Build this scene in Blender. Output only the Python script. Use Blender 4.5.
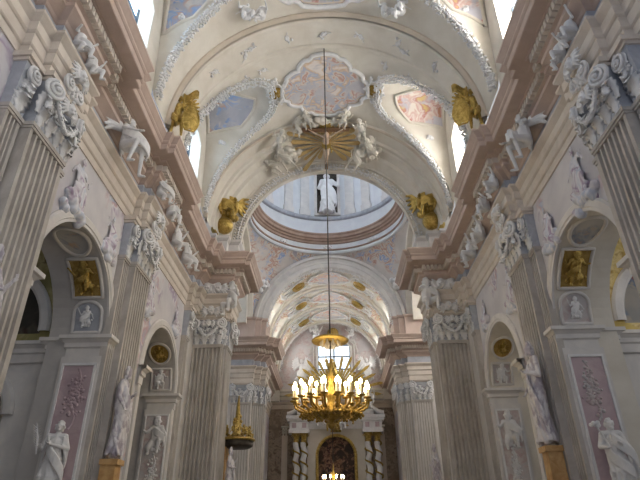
import bpy, math, random
from mathutils import Vector, Matrix, noise
PI = math.pi
sc = bpy.context.scene
for o in list(bpy.data.objects): bpy.data.objects.remove(o)
# ---------------------------------------------------------------- camera, world, exposure
cd = bpy.data.cameras.new('camera'); cam = bpy.data.objects.new('camera', cd); sc.collection.objects.link(cam)
cd.sensor_width = 36.0; cd.lens = 527.8/640*36.0; cd.clip_end = 400; cd.clip_start = .05
R3 = Matrix(((0.99966989, 0.02079313, 0.01509178), (0.02324107, -0.48142214, -0.87618068), (-0.01095303, 0.87624219, -0.48174647)))
cam.matrix_world = Matrix.Translation((0, 0, 1.6)) @ R3.to_4x4()
sc.camera = cam
ZOFF = 1.6                     # everything below is modelled relative to eye height and lifted at the end
w = bpy.data.worlds.new('sky'); sc.world = w; w.use_nodes = True
wt = w.node_tree; wn = wt.nodes; wl = wt.links; wn.clear()
wo = wn.new('ShaderNodeOutputWorld'); wb = wn.new('ShaderNodeBackground'); tc = wn.new('ShaderNodeTexCoord')
sx = wn.new('ShaderNodeSeparateXYZ'); wr = wn.new('ShaderNodeValToRGB'); mr = wn.new('ShaderNodeMapRange')
mr.inputs[1].default_value = -1; mr.inputs[2].default_value = 1
wl.new(tc.outputs['Generated'], sx.inputs[0]); wl.new(sx.outputs[0], mr.inputs[0]); wl.new(mr.outputs[0], wr.inputs[0])
wr.color_ramp.elements[0].color = (.22, .27, .38, 1); wr.color_ramp.elements[1].color = (1.0, 1.0, 1.0, 1)
wl.new(wr.outputs[0], wb.inputs[0]); wb.inputs[1].default_value = .60; wl.new(wb.outputs[0], wo.inputs[0])
vs = sc.view_settings; vs.view_transform = 'Standard'; vs.look = 'None'; vs.gamma = 1; vs.exposure = 0.47; vs.use_curve_mapping = False
sc.cycles.max_bounces = 8; sc.cycles.diffuse_bounces = 5; sc.cycles.use_denoising = True; sc.cycles.sample_clamp_indirect = 6
PANE_RIGHT, PANE_LEFT, PANE_DRUM, PANE_END, PANE_CHOIR = 19.0, 5.0, 10.0, 1.0, 14.0

# ---------------------------------------------------------------- materials
MATS = {}
def node_mat(name):
    m = bpy.data.materials.new(name); m.use_nodes = True; MATS[name] = m
    nt = m.node_tree; b = nt.nodes['Principled BSDF']
    return m, nt, b
def noise_node(nt, scale, detail=4, rough=.55, dist=0, coord=None):
    t = nt.nodes.new('ShaderNodeTexNoise'); t.inputs['Scale'].default_value = scale; t.inputs['Detail'].default_value = detail
    t.inputs['Roughness'].default_value = rough; t.inputs['Distortion'].default_value = dist
    if coord is not None: nt.links.new(coord, t.inputs['Vector'])
    return t
def ramp(nt, fac, stops, interp='LINEAR'):
    r = nt.nodes.new('ShaderNodeValToRGB'); cr = r.color_ramp; cr.interpolation = interp
    while len(cr.elements) < len(stops): cr.elements.new(.5)
    for e, (p, c) in zip(cr.elements, stops): e.position = p; e.color = (*c[:3], 1)
    nt.links.new(fac, r.inputs[0]); return r
def stone(name, c1, c2, scale=1.5, rough=.75, bump=.15, bscale=14, metal=0.0, spread=(.35, .65)):
    m, nt, b = node_mat(name)
    co = nt.nodes.new('ShaderNodeTexCoord').outputs['Object']
    n = noise_node(nt, scale, 6, .6, .6, co); r = ramp(nt, n.outputs['Fac'], [(spread[0], c1), (spread[1], c2)])
    nt.links.new(r.outputs[0], b.inputs['Base Color'])
    b.inputs['Roughness'].default_value = rough; b.inputs['Metallic'].default_value = metal
    n2 = noise_node(nt, bscale, 5, .6, 0, co); bp = nt.nodes.new('ShaderNodeBump'); bp.inputs['Strength'].default_value = bump; bp.inputs['Distance'].default_value = .03
    nt.links.new(n2.outputs['Fac'], bp.inputs['Height']); nt.links.new(bp.outputs[0], b.inputs['Normal'])
    return m
def fresco(name, base1, base2, cols, scale=1.1, thr=.5, mscale=.55, off=(0, 0, 0), veil=1.0):
    """painted plaster: pale ground with soft-edged coloured figures"""
    m, nt, b = node_mat(name); L = nt.links
    co = nt.nodes.new('ShaderNodeTexCoord').outputs['Object']
    mp = nt.nodes.new('ShaderNodeMapping'); mp.inputs['Location'].default_value = off; L.new(co, mp.inputs[0]); co = mp.outputs[0]
    g = noise_node(nt, .8, 4, .6, .3, co); gr = ramp(nt, g.outputs['Fac'], [(.35, base1), (.65, base2)])
    n = noise_node(nt, scale*2.1, 3, .5, .7, co); k = len(cols)
    stops = [(.34+.32*i/max(1, k-1), c) for i, c in enumerate(cols)]
    cr = ramp(nt, n.outputs['Fac'], stops, 'LINEAR')
    mk = noise_node(nt, mscale, 3, .6, .8, co); mrp = ramp(nt, mk.outputs['Fac'], [(thr-.03, (0, 0, 0)), (thr+.05, (veil,)*3)])
    mx = nt.nodes.new('ShaderNodeMix'); mx.data_type = 'RGBA'
    L.new(mrp.outputs[0], mx.inputs[0]); L.new(gr.outputs[0], mx.inputs[6]); L.new(cr.outputs[0], mx.inputs[7])
    L.new(mx.outputs[2], b.inputs['Base Color']); b.inputs['Roughness'].default_value = .8
    return m
def emit(name, col, s):
    m, nt, b = node_mat(name); b.inputs['Base Color'].default_value = (*col, 1)
    b.inputs['Emission Color'].default_value = (*col, 1); b.inputs['Emission Strength'].default_value = s; return m

white = stone('white_stucco', (.68, .68, .69), (.80, .79, .79), 3, .7, .25, 22)
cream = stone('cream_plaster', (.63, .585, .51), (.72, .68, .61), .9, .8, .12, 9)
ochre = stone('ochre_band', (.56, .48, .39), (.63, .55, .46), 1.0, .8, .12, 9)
shaded = stone('shaded_plaster', (.46, .44, .43), (.55, .53, .51), 1.2, .8, .1, 9)  # plaster with shade mixed into its colour
pale = stone('pale_marble', (.60, .58, .57), (.72, .69, .66), 1.4, .6, .1, 9)
flute = stone('fluted_scagliola', (.40, .365, .33), (.56, .525, .49), 1.3, .5, .12, 9)
pink = stone('pink_cornice', (.50, .385, .325), (.58, .46, .40), 1.6, .6, .12, 12)
archi = stone('buff_architrave', (.60, .53, .46), (.70, .63, .56), 1.6, .6, .12, 12)
bluegrey = stone('blue_grey_marble', (.33, .35, .40), (.47, .49, .54), 2.5, .5, .1, 10)
pinkpanel = stone('rose_marble_panel', (.44, .33, .36), (.55, .43, .45), 2.2, .5, .1, 8)
gold = stone('gilding', (.34, .23, .055), (.66, .48, .16), 6, .34, .9, 16, .9)
dgold = stone('old_gilding', (.28, .18, .04), (.52, .36, .10), 6, .4, .8, 18, .8)
rayochre = stone('ochre_gilt_rays', (.44, .30, .12), (.58, .43, .20), 3, .5, .3, 20, .25)
goldground = stone('gold_painted_ground', (.38, .25, .06), (.55, .39, .13), 6, .5, .5, 30, .4)
dark = stone('dark_bronze', (.035, .03, .025), (.08, .065, .05), 4, .45, .2, 14, .6)
wood = stone('brown_wood', (.13, .065, .03), (.22, .12, .06), 6, .6, .2, 20)
flesh = stone('painted_flesh', (.50, .37, .27), (.60, .46, .35), 5, .6, .1, 20)
drumblue = stone('drum_blue_plaster', (.64, .66, .70), (.72, .74, .76), 1, .8, .1, 8)
drumbrown = stone('drum_brown_cornice', (.33, .22, .17), (.42, .30, .24), 1.6, .6, .1, 8)
veined = stone('veined_lilac_marble', (.42, .38, .44), (.72, .70, .72), 4.5, .5, .15, 14, 0, (.42, .56))
ambermarble = stone('amber_marble', (.42, .22, .07), (.62, .40, .18), 3, .4, .1, 14)
floor_m = stone('stone_floor', (.24, .22, .20), (.36, .33, .30), 1.5, .5, .1, 8)
frame_m = stone('window_iron', (.02, .035, .05), (.05, .07, .09), 4, .6, .1, 14)
wax = emit('candle_bulb', (1.0, .78, .42), 40.0)
candle_m = stone('candle_wax', (.75, .66, .5), (.85, .78, .62), 4, .6, .1, 14)
pane_r = emit('daylight_pane_right', (1.0, .97, .92), PANE_RIGHT); pane_l = emit('daylight_pane_left', (.62, .80, 1.0), PANE_LEFT)
pane_d = emit('daylight_pane_drum', (.84, .91, 1.0), PANE_DRUM); pane_e = emit('daylight_pane_end', (.80, .90, 1.0), PANE_END); pane_c = emit('daylight_pane_choir', (1.0, .98, .95), PANE_CHOIR)
LIL = [(.60, .57, .60), (.38, .30, .42), (.72, .71, .73), (.54, .36, .38), (.42, .48, .62), (.74, .72, .70)]
wallfresco = fresco('wall_fresco', (.56, .54, .57), (.67, .65, .66), LIL, .55, .54, .42)
cartfresco = fresco('ceiling_fresco', (.46, .45, .49), (.58, .56, .57), [(.62, .58, .54), (.48, .26, .22), (.66, .58, .50), (.36, .42, .56), (.62, .45, .30), (.70, .64, .60)], .75, .44, .8)
bluefresco = fresco('blue_figure_fresco', (.40, .41, .47), (.50, .50, .55), [(.20, .32, .60), (.62, .56, .52), (.28, .42, .68), (.58, .40, .32), (.66, .62, .58)], .7, .45, .6, (3, 1, 2))
redfresco = fresco('red_figure_fresco', (.46, .45, .52), (.56, .55, .60), [(.62, .46, .20), (.50, .22, .20), (.70, .62, .58), (.60, .40, .36), (.74, .68, .62)], .7, .46, .6, (7, 3, 1))
vaultfresco = fresco('chancel_vault_fresco', (.66, .64, .58), (.72, .70, .63), [(.50, .42, .32), (.72, .68, .60), (.42, .22, .18), (.62, .52, .34), (.40, .44, .42)], 1.6, .50, .6)
darkpaint = fresco('dark_oil_painting', (.030, .020, .014), (.06, .035, .022), [(.05, .03, .02), (.22, .10, .05), (.30, .19, .12), (.10, .03, .025), (.03, .022, .018)], 2.0, .47, .9)
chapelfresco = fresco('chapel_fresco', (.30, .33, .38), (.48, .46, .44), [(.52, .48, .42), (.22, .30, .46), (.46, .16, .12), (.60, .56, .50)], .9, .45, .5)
chapeldark = fresco('dark_chapel_painting', (.05, .05, .045), (.12, .11, .09), [(.06, .06, .05), (.16, .14, .11), (.10, .06, .05)], .9, .45, .5)  # near-black ground with slightly lighter brown patches
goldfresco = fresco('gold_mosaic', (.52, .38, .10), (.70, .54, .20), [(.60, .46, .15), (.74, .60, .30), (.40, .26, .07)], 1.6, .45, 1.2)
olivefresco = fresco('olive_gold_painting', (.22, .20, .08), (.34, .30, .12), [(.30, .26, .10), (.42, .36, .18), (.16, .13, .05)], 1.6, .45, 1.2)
relieffresco = fresco('faded_rose_relief', (.50, .47, .48), (.60, .57, .57), [(.52, .40, .40), (.62, .58, .57)], 2.2, .47, 1.6)

# ---------------------------------------------------------------- mesh helpers
class MB:
    def __init__(s): s.v = []; s.f = []
    def add(s, vs, fs, M=None):
        n = len(s.v)
        s.v += [tuple(M @ Vector(p)) if M is not None else tuple(p) for p in vs]; s.f += [tuple(i+n for i in f) for f in fs]; return s
    def join(s, o, M=None): return s.add(o.v, o.f, M)
    def box(s, a, b, M=None):
        x0, y0, z0 = a; x1, y1, z1 = b
        return s.add([(x0, y0, z0), (x1, y0, z0), (x1, y1, z0), (x0, y1, z0), (x0, y0, z1), (x1, y0, z1), (x1, y1, z1), (x0, y1, z1)],
              [(0, 3, 2, 1), (4, 5, 6, 7), (0, 1, 5, 4), (1, 2, 6, 5), (2, 3, 7, 6), (3, 0, 4, 7)], M)
    def grid(s, P, closed_u=False, closed_v=False):
        n = len(P); m = len(P[0]); vs = [p for r in P for p in r]; fs = []
        for i in range(n if closed_u else n-1):
            for j in range(m if closed_v else m-1):
                a = i*m+j; b = ((i+1) % n)*m+j; c = ((i+1) % n)*m+(j+1) % m; d = i*m+(j+1) % m
                fs.append((a, b, c, d))
        return s.add(vs, fs)
    def tube(s, pts, rad, n=8, closed=False, flat=None):
        pts = [Vector(p) for p in pts]; N = len(pts); rings = []
        if not hasattr(rad, '__len__'): rad = [rad]*N
        up = Vector((0, 0, 1)); pv = None
        for i, p in enumerate(pts):
            if closed: t = pts[(i+1) % N]-pts[i-1]
            else: t = pts[min(i+1, N-1)]-pts[max(i-1, 0)]
            if t.length < 1e-9: t = Vector((0, 0, 1))
            t.normalize()
            a = pv if pv is not None else (up if abs(t.dot(up)) < .9 else Vector((1, 0, 0)))
            u = (a-t*a.dot(t))
            if u.length < 1e-6: u = t.orthogonal()
            u.normalize(); pv = u; b = t.cross(u)
            rings.append([p+(u*math.cos(2*PI*k/n)+b*math.sin(2*PI*k/n))*rad[i] for k in range(n)])
        base = len(s.v); s.grid(rings, closed, True)
        if not closed:
            s.f.append(tuple(base+k for k in range(n))[::-1]); s.f.append(tuple(base+(N-1)*n+k for k in range(n)))
        return s
    def ell(s, c, r, M=None, nu=8, nv=6):
        c = Vector(c); r = (r, r, r) if not hasattr(r, '__len__') else r
        vs = [(0, 0, r[2])]; fs = []
        for i in range(1, nv):
            a = PI*i/nv
            for j in range(nu): b = 2*PI*j/nu; vs.append((r[0]*math.sin(a)*math.cos(b), r[1]*math.sin(a)*math.sin(b), r[2]*math.cos(a)))
        vs.append((0, 0, -r[2])); e = len(vs)-1
        for j in range(nu):
            fs.append((0, 1+j, 1+(j+1) % nu)); fs.append((e, e-nu+(j+1) % nu, e-nu+j))
            for i in range(nv-2): a = 1+i*nu; fs.append((a+j, a+nu+j, a+nu+(j+1) % nu, a+(j+1) % nu))
        vs = [(M.to_3x3() @ Vector(p) if M is not None else Vector(p))+c for p in vs]
        return s.add(vs, fs)
    def cap(s, a, b, ra, rb=None, n=8):
        rb = ra if rb is None else rb; a = Vector(a); b = Vector(b)
        s.tube([a, (a+b)/2, b], [ra, (ra+rb)/2, rb], n); s.ell(a, ra, nu=n, nv=5); s.ell(b, rb, nu=n, nv=5); return s
    def lathe(s, prof, c=(0, 0, 0), n=24, a0=0, a1=2*PI):
        full = abs(a1-a0-2*PI) < 1e-6; k = n if full else n+1
        return s.grid([[(c[0]+r*math.cos(a0+(a1-a0)*i/n), c[1]+r*math.sin(a0+(a1-a0)*i/n), c[2]+z) for r, z in prof] for i in range(k)], full, False)
    def arc(s, prof, x0=0, z0=12.9, n=48, a0=0, a1=PI):
        """sweep a (radius, y) profile round the Y axis: an arch"""
        return s.grid([[(x0+r*math.cos(a0+(a1-a0)*i/n), y, z0+r*math.sin(a0+(a1-a0)*i/n)) for r, y in prof] for i in range(n+1)])
    def extrude(s, poly, z0, z1):
        n = len(poly); return s.add([(x, y, z0) for x, y in poly]+[(x, y, z1) for x, y in poly],
            [(i, (i+1) % n, n+(i+1) % n, n+i) for i in range(n)]+[tuple(range(n))[::-1], tuple(range(n, 2*n))])
    def mesh(s, name, m, smooth=False):
        me = bpy.data.meshes.new(name); me.from_pydata(s.v, [], s.f); me.materials.append(m)
        if smooth: me.polygons.foreach_set('use_smooth', [True]*len(me.polygons))
        me.update(); return me
def link(name, me, parent=None, loc=(0, 0, 0), rz=0, scale=None):
    o = bpy.data.objects.new(name, me); sc.collection.objects.link(o)
    if parent is not None: o.parent = parent
    o.location = loc; o.rotation_euler = (0, 0, rz)
    if scale is not None: o.scale = (scale,)*3 if not hasattr(scale, '__len__') else scale
    return o
def obj(name, mb, m, parent=None, smooth=False, **k): return link(name, mb.mesh(name, m, smooth), parent, **k)
def tag(o, label, cat, group=None):
    o['label'] = label; o['category'] = cat
    if group: o['group'] = group
    return o
def thing(name, label, cat, loc=(0, 0, 0), rz=0, group=None, scale=None): return tag(link(name, None, None, loc, rz, scale), label, cat, group)
def struct(name, mb, m, smooth=False): o = obj(name, mb, m, None, smooth); o['kind'] = 'structure'; return o

def dup(o, parent=None):
    c = o.copy(); sc.collection.objects.link(c); c.parent = parent
    for ch in [x for x in sc.objects if x.parent == o]: dup(ch, c)
    return c
def place(src, loc, rz=0, label=None, group=None, scale=None):
    c = dup(src); c.location = loc; c.rotation_euler = (0, 0, rz)
    if scale is not None: c.scale = (scale,)*3 if not hasattr(scale, '__len__') else scale
    if label: c['label'] = label
    if group: c['group'] = group
    return c
def sculpt(mb, name, m, voxel=.02, it=2):
    """fuse overlapping volumes into one carved surface"""
    me = mb.mesh('tmp', m); o = bpy.data.objects.new('tmp', me); sc.collection.objects.link(o)
    md = o.modifiers.new('r', 'REMESH'); md.mode = 'VOXEL'; md.voxel_size = voxel; md.use_smooth_shade = True
    if it:
        sm = o.modifiers.new('s', 'SMOOTH'); sm.iterations = it; sm.factor = .5
    dg = bpy.context.evaluated_depsgraph_get(); dg.update()
    r = bpy.data.meshes.new_from_object(o.evaluated_get(dg)); r.name = name
    bpy.data.objects.remove(o); r.materials.clear(); r.materials.append(m)
    r.polygons.foreach_set('use_smooth', [True]*len(r.polygons)); return r
def rnd(seed): return random.Random(seed)

def colwall(us, zlo, zhi, opening, fn, fn2, zs=1):
    """wall made of upright strips, with arched openings and their reveals"""
    mb = MB()
    for a, b in zip(us, us[1:]):
        m = (a+b)/2; op = opening(m)
        if op is None:
            mb.add([fn(a, zlo), fn(b, zlo), fn(b, zhi), fn(a, zhi)], [(0, 1, 2, 3)])
            continue
        ga, gb = opening(a) or op, opening(b) or op
        def hi(u, g): return g[1]
        if op[1] < zhi: mb.add([fn(a, ga[1]), fn(b, gb[1]), fn(b, zhi), fn(a, zhi)], [(0, 1, 2, 3)])
        if op[0] > zlo: mb.add([fn(a, zlo), fn(b, zlo), fn(b, ga[0]), fn(a, ga[0])], [(0, 1, 2, 3)]); mb.add([fn(a, ga[0]), fn(b, gb[0]), fn2(b, gb[0]), fn2(a, ga[0])], [(0, 1, 2, 3)])
        mb.add([fn(a, ga[1]), fn(b, gb[1]), fn2(b, gb[1]), fn2(a, ga[1])], [(0, 3, 2, 1)])
    prev = None
    for i, u in enumerate(us):
        L = opening((us[i-1]+u)/2) if i else None; Rr = opening((u+us[i+1])/2) if i < len(us)-1 else None
        if (L is None) != (Rr is None):
            g = L or Rr; g = opening(u) or g
            mb.add([fn(u, g[0]), fn2(u, g[0]), fn2(u, g[1]), fn(u, g[1])], [(0, 1, 2, 3)])
    return mb
def arch_open(c, r, zs, zb):
    def f(u):
        d = abs(u-c)
        if d > r+1e-6: return None
        return (zb, zs+math.sqrt(max(0, r*r-d*d)))
    return f
def seq(a, b, n): return [a+(b-a)*i/n for i in range(n+1)]
def arcu(c, r, n=24): return [c-r*math.cos(PI*i/n) for i in range(n+1)]

def mitre(path, out):
    """offset a polyline to its left by out"""
    P = [Vector(p) for p in path]; res = []
    def nrm(a, b): d = (b-a).normalized(); return Vector((-d.y, d.x))
    for i, p in enumerate(P):
        if i == 0: n = nrm(P[0], P[1]); res.append(p+n*out); continue
        if i == len(P)-1: n = nrm(P[-2], P[-1]); res.append(p+n*out); continue
        n1 = nrm(P[i-1], p); n2 = nrm(p, P[i+1]); k = n1+n2
        res.append(p+k*(out/max(.3, 1+n1.dot(n2))))
    return res
def run(path, prof, side=1):
    """moulding: sweep (out, z) profile along path; side mirrors x"""
    cols = [[(q[0], q[1], z) for q in mitre(path, o)] for o, z in prof]
    cols = [[(side*x, y, z) for x, y, z in c] for c in cols]
    mb = MB().grid(cols); return mb

# ---------------------------------------------------------------- sculpture kit
def figure(J={}, robe=True, wings=0, child=False, hair=1, fingers=True, cloak=1, seed=1, lean=0, fat=1.0):
    """figure 1.8 high facing -y; J overrides joints"""
    j = dict(pel=(0, 0, .95), che=(0, 0, 1.28), nec=(0, 0, 1.50), hea=(0, -.03, 1.66),
             s0=(.19, 0, 1.44), e0=(.30, -.02, 1.16), h0=(.20, -.24, 1.06), s1=(-.19, 0, 1.44), e1=(-.30, -.02, 1.16), h1=(-.18, -.24, 1.20),
             p0=(.10, 0, .92), k0=(.13, -.08, .50), f0=(.13, -.02, .07), p1=(-.10, 0, .92), k1=(-.13, -.03, .50), f1=(-.15, 0, .07))
    j.update(J); V = {k: Vector(v) for k, v in j.items()}; mb = MB(); rg = rnd(seed)
    k = 1.25*fat if child else fat
    mb.cap(V['pel'], V['che'], .15*k, .165*k); mb.cap(V['che'], V['nec'], .15*k, .07*k); mb.cap(V['s0'], V['s1'], .085*k)
    mb.cap(V['nec'], V['hea'], .055*k)
    h = V['hea']; hr = .155 if child else .108
    mb.ell(h, (hr*.86, hr*.98, hr*1.15), nu=14, nv=10)
    mb.ell(h+Vector((0, -hr*.95, -hr*.15)), (.018*k, .03*k, .035*k)); mb.ell(h+Vector((0, -hr*.8, -hr*.85)), (.04*k, .035*k, .03*k))
    for s in (-1, 1): mb.ell(h+Vector((s*hr*.4, -hr*.88, hr*.22)), (.026*k, .02*k, .012*k)); mb.ell(h+Vector((s*hr*.92, 0, 0)), (.018, .025, .035))
    if hair:
        for i in range(26 if hair == 1 else 40):
            a = rg.uniform(0, 2*PI); e = rg.uniform(-.1 if hair == 1 else -1.0, 1.5); d = Vector((math.cos(a)*math.cos(e), math.sin(a)*math.cos(e), math.sin(e)))
            if d.y < -.45 and d.z < .75: continue
            mb.ell(h+Vector((d.x*hr*.95, d.y*hr, d.z*hr*1.15)), rg.uniform(.03, .045)*(1.2 if child else 1))
    for i in '01':
        s = 1 if i == '0' else -1
        ra = (.075 if robe else .055)*k
        mb.cap(V['s'+i], V['e'+i], ra, ra*.85); mb.cap(V['e'+i], V['h'+i], ra*.8, .034*k)
        d = (V['h'+i]-V['e'+i]).normalized(); c = V['h'+i]+d*.05; sd = d.cross(Vector((0, 0, 1)))
        sd = sd.normalized() if sd.length > .1 else Vector((1, 0, 0))
        mb.ell(c, (.042*k, .042*k, .036*k))
        if fingers:
            dn = d.cross(sd).normalized()
            for q in range(4):
                b0 = c+sd*(q-1.5)*.024+d*.03; l = (.045, .055, .05, .036)[q]
                b1 = b0+d*l-dn*.01; mb.cap(b0, b1, .013, .012, 6); mb.cap(b1, b1+d*l*.5-dn*.035, .012, .010, 6)
            mb.cap(c-sd*.035*s, c-sd*.075*s+d*.045, .014, .012, 6)
        mb.cap(V['p'+i], V['k'+i], .11*k, .075*k); mb.cap(V['k'+i], V['f'+i], .07*k, .045*k)
        mb.cap(V['f'+i], V['f'+i]+Vector((s*.02, -.15, -.02)), .045*k, .035*k)
    if robe:
        n = 13; base = [(V['f0']+V['f1'])/2, (V['k0']+V['k1'])/2, V['pel']]
        spread = max(.17, (V['f0']-V['f1']).length*.5+.09)
        mb.tube([V['che'], V['pel'], (V['pel']+base[1])/2, base[1], base[0]+Vector((0, 0, .02))], [.15, .17, .20, .22, spread], 14)
        for i in range(n):
            a = 2*PI*i/n+rg.uniform(-.15, .15); d = Vector((math.cos(a), math.sin(a)*.85, 0)); tw = rg.uniform(-.09, .09); t = Vector((-d.y, d.x, 0))*tw
            mb.tube([V['che']+d*.12+t, V['pel']+d*.16-t, base[1]+d*.22+t*1.5, base[0]+d*(spread+.02)-t*2+Vector((0, 0, .0))], [.022, .034, .046, .052], 7)
    for q in range(cloak):
        a = rg.uniform(0, 6); 
        for w_ in range(5):
            o = w_*.055; pts = []
            for i in range(9):
                t = i/8; an = a+2.6*t; rr = .20+.07*math.sin(t*PI)
                z = V['s0'].z*(1-t)+(V['k0'].z)*t-o; c = V['che'].lerp(V['k0'], t)
                pts.append((c.x+rr*math.cos(an), c.y+rr*math.sin(an)*.9, z))
            mb.tube(pts, [.02, .035, .04, .04, .045, .045, .04, .035, .015], 6)
    if wings:
        for s in (-1, 1):
            root = V['che']+Vector((s*.10, .14, .10))
            for q in range(9):
                t = q/8; a = 1.25-t*1.75; L = wings*(.95-.35*abs(t-.35))
                tip = root+Vector((s*math.cos(a)*L*.75, .12+.1*t, math.sin(a)*L)); mid = root.lerp(tip, .5)+Vector((s*.06, .05, .07))
                mb.tube([root, mid, tip], [.06, .085, .03], 6)
    return mb
SIT = dict(pel=(0, 0, .45), che=(0, -.03, .78), nec=(0, -.03, 1.0), hea=(0, -.07, 1.16), s0=(.19, -.03, .94), s1=(-.19, -.03, .94),
           e0=(.36, -.1, .72), h0=(.42, -.32, .82), e1=(-.36, -.05, .76), h1=(-.50, -.15, 1.02),
           p0=(.1, -.02, .42), k0=(.17, -.42, .44), f0=(.16, -.40, .05), p1=(-.1, -.02, .42), k1=(-.2, -.38, .52), f1=(-.10, -.50, .12))
def lumps(mb, c, r, n, sz, rg, flat=1):
    for i in range(n):
        d = Vector((rg.gauss(0, 1), rg.gauss(0, 1)*flat, rg.gauss(0, 1))); d = d/max(.01, d.length)*rg.uniform(.2, 1)
        mb.ell(Vector(c)+Vector((d.x*r[0], d.y*r[1], d.z*r[2])), rg.uniform(sz*.6, sz*1.25), nu=7, nv=5)
def leaf(mb, base, up, out, L, w, curl=.5, M=None):
    """acanthus leaf: rises along up, curls along out"""
    base = Vector(base); up = Vector(up).normalized(); out = Vector(out).normalized(); sd = up.cross(out).normalized(); rows = []
    N = 9
    for i in range(N+1):
        t = i/N; c = base+up*(L*math.sin(min(1, t*1.15)*PI/2)*(1-.12*max(0, t-.8)*5*.4))+out*(L*curl*(t**2.4))-up*(L*.22*max(0, t-.78)/.22)
        ww = w*(.55+.55*math.sin(t*PI*.9))*(1-.55*max(0, t-.6)/.4)*(1+.22*(-1)**i)
        rows.append([c-sd*ww/2-out*.0, c-sd*ww*.25+out*.025, c+out*.05, c+sd*ww*.25+out*.025, c+sd*ww/2, c+out*-.02])
    mb.grid(rows, False, True)
def spiral(mb, c, R, turns, side, ax_u, ax_v, ax_n, r0=.05, depth=.06):
    c = Vector(c); u = Vector(ax_u); v = Vector(ax_v); n = Vector(ax_n); pts = []; rad = []
    N = int(turns*14)
    for i in range(N+1):
        t = i/N; a = PI/2+side*2*PI*turns*t; r = R*(1-t)**.8*.92+.02
        pts.append(c+u*r*math.cos(a)+v*r*math.sin(a)+n*(depth*t)); rad.append(r0*(1-.55*t))
    mb.tube(pts, rad, 7)
    mb.tube([c-n*.06, c+n*.01], [R*.93, R*.93], 18); mb.ell(c+n*depth, r0*.9)
def garland(pts, nrm, width, size, seed=1, step=None, mb=None):
    """dense band of little leaves along a curve"""
    mb = mb or MB(); rg = rnd(seed); pts = [Vector(p) for p in pts]; mb.tube(pts, size*.4, 5)
    for i in range(len(pts)-1):
        a, b = pts[i], pts[i+1]; d = b-a; L = d.length
        if L < 1e-6: continue
        n = nrm(a) if callable(nrm) else Vector(nrm); sd = d.normalized().cross(n).normalized()
        k = max(1, round(L/(size*.95)))
        for q in range(k):
            t = (q+.5)/k; c = a+d*t
            rows = max(2, round(width/(size*1.1)))
            for r in range(rows):
                o = ((r+.5)/rows-.5)*width
                if rg.random() < .12: continue
                p = c+sd*(o+rg.uniform(-.2, .2)*size)+d.normalized()*rg.uniform(-.3, .3)*size+n*(size*.45*(1-(2*o/width)**2)+rg.uniform(-.1, .55)*size)
                e = Matrix.Rotation(rg.uniform(0, 6), 4, n) ; mb.ell(p, (size*.62, size*.34, size*.40), e, 6, 4)
    return mb
def dress(o, *subs):
    for s_ in subs: s_.parent = o
# ---------------------------------------------------------------- dimensions (metres, z from eye height)
FL = -1.6; NECK = 7.5; ARB = 8.9; TOP = 11.75; SP = 12.9; IMP = 4.95
A1, RA1 = 12.3, 2.2; A2, RA2 = 19.85, 2.05
LR = {-1: 'left', 1: 'right'}

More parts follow.
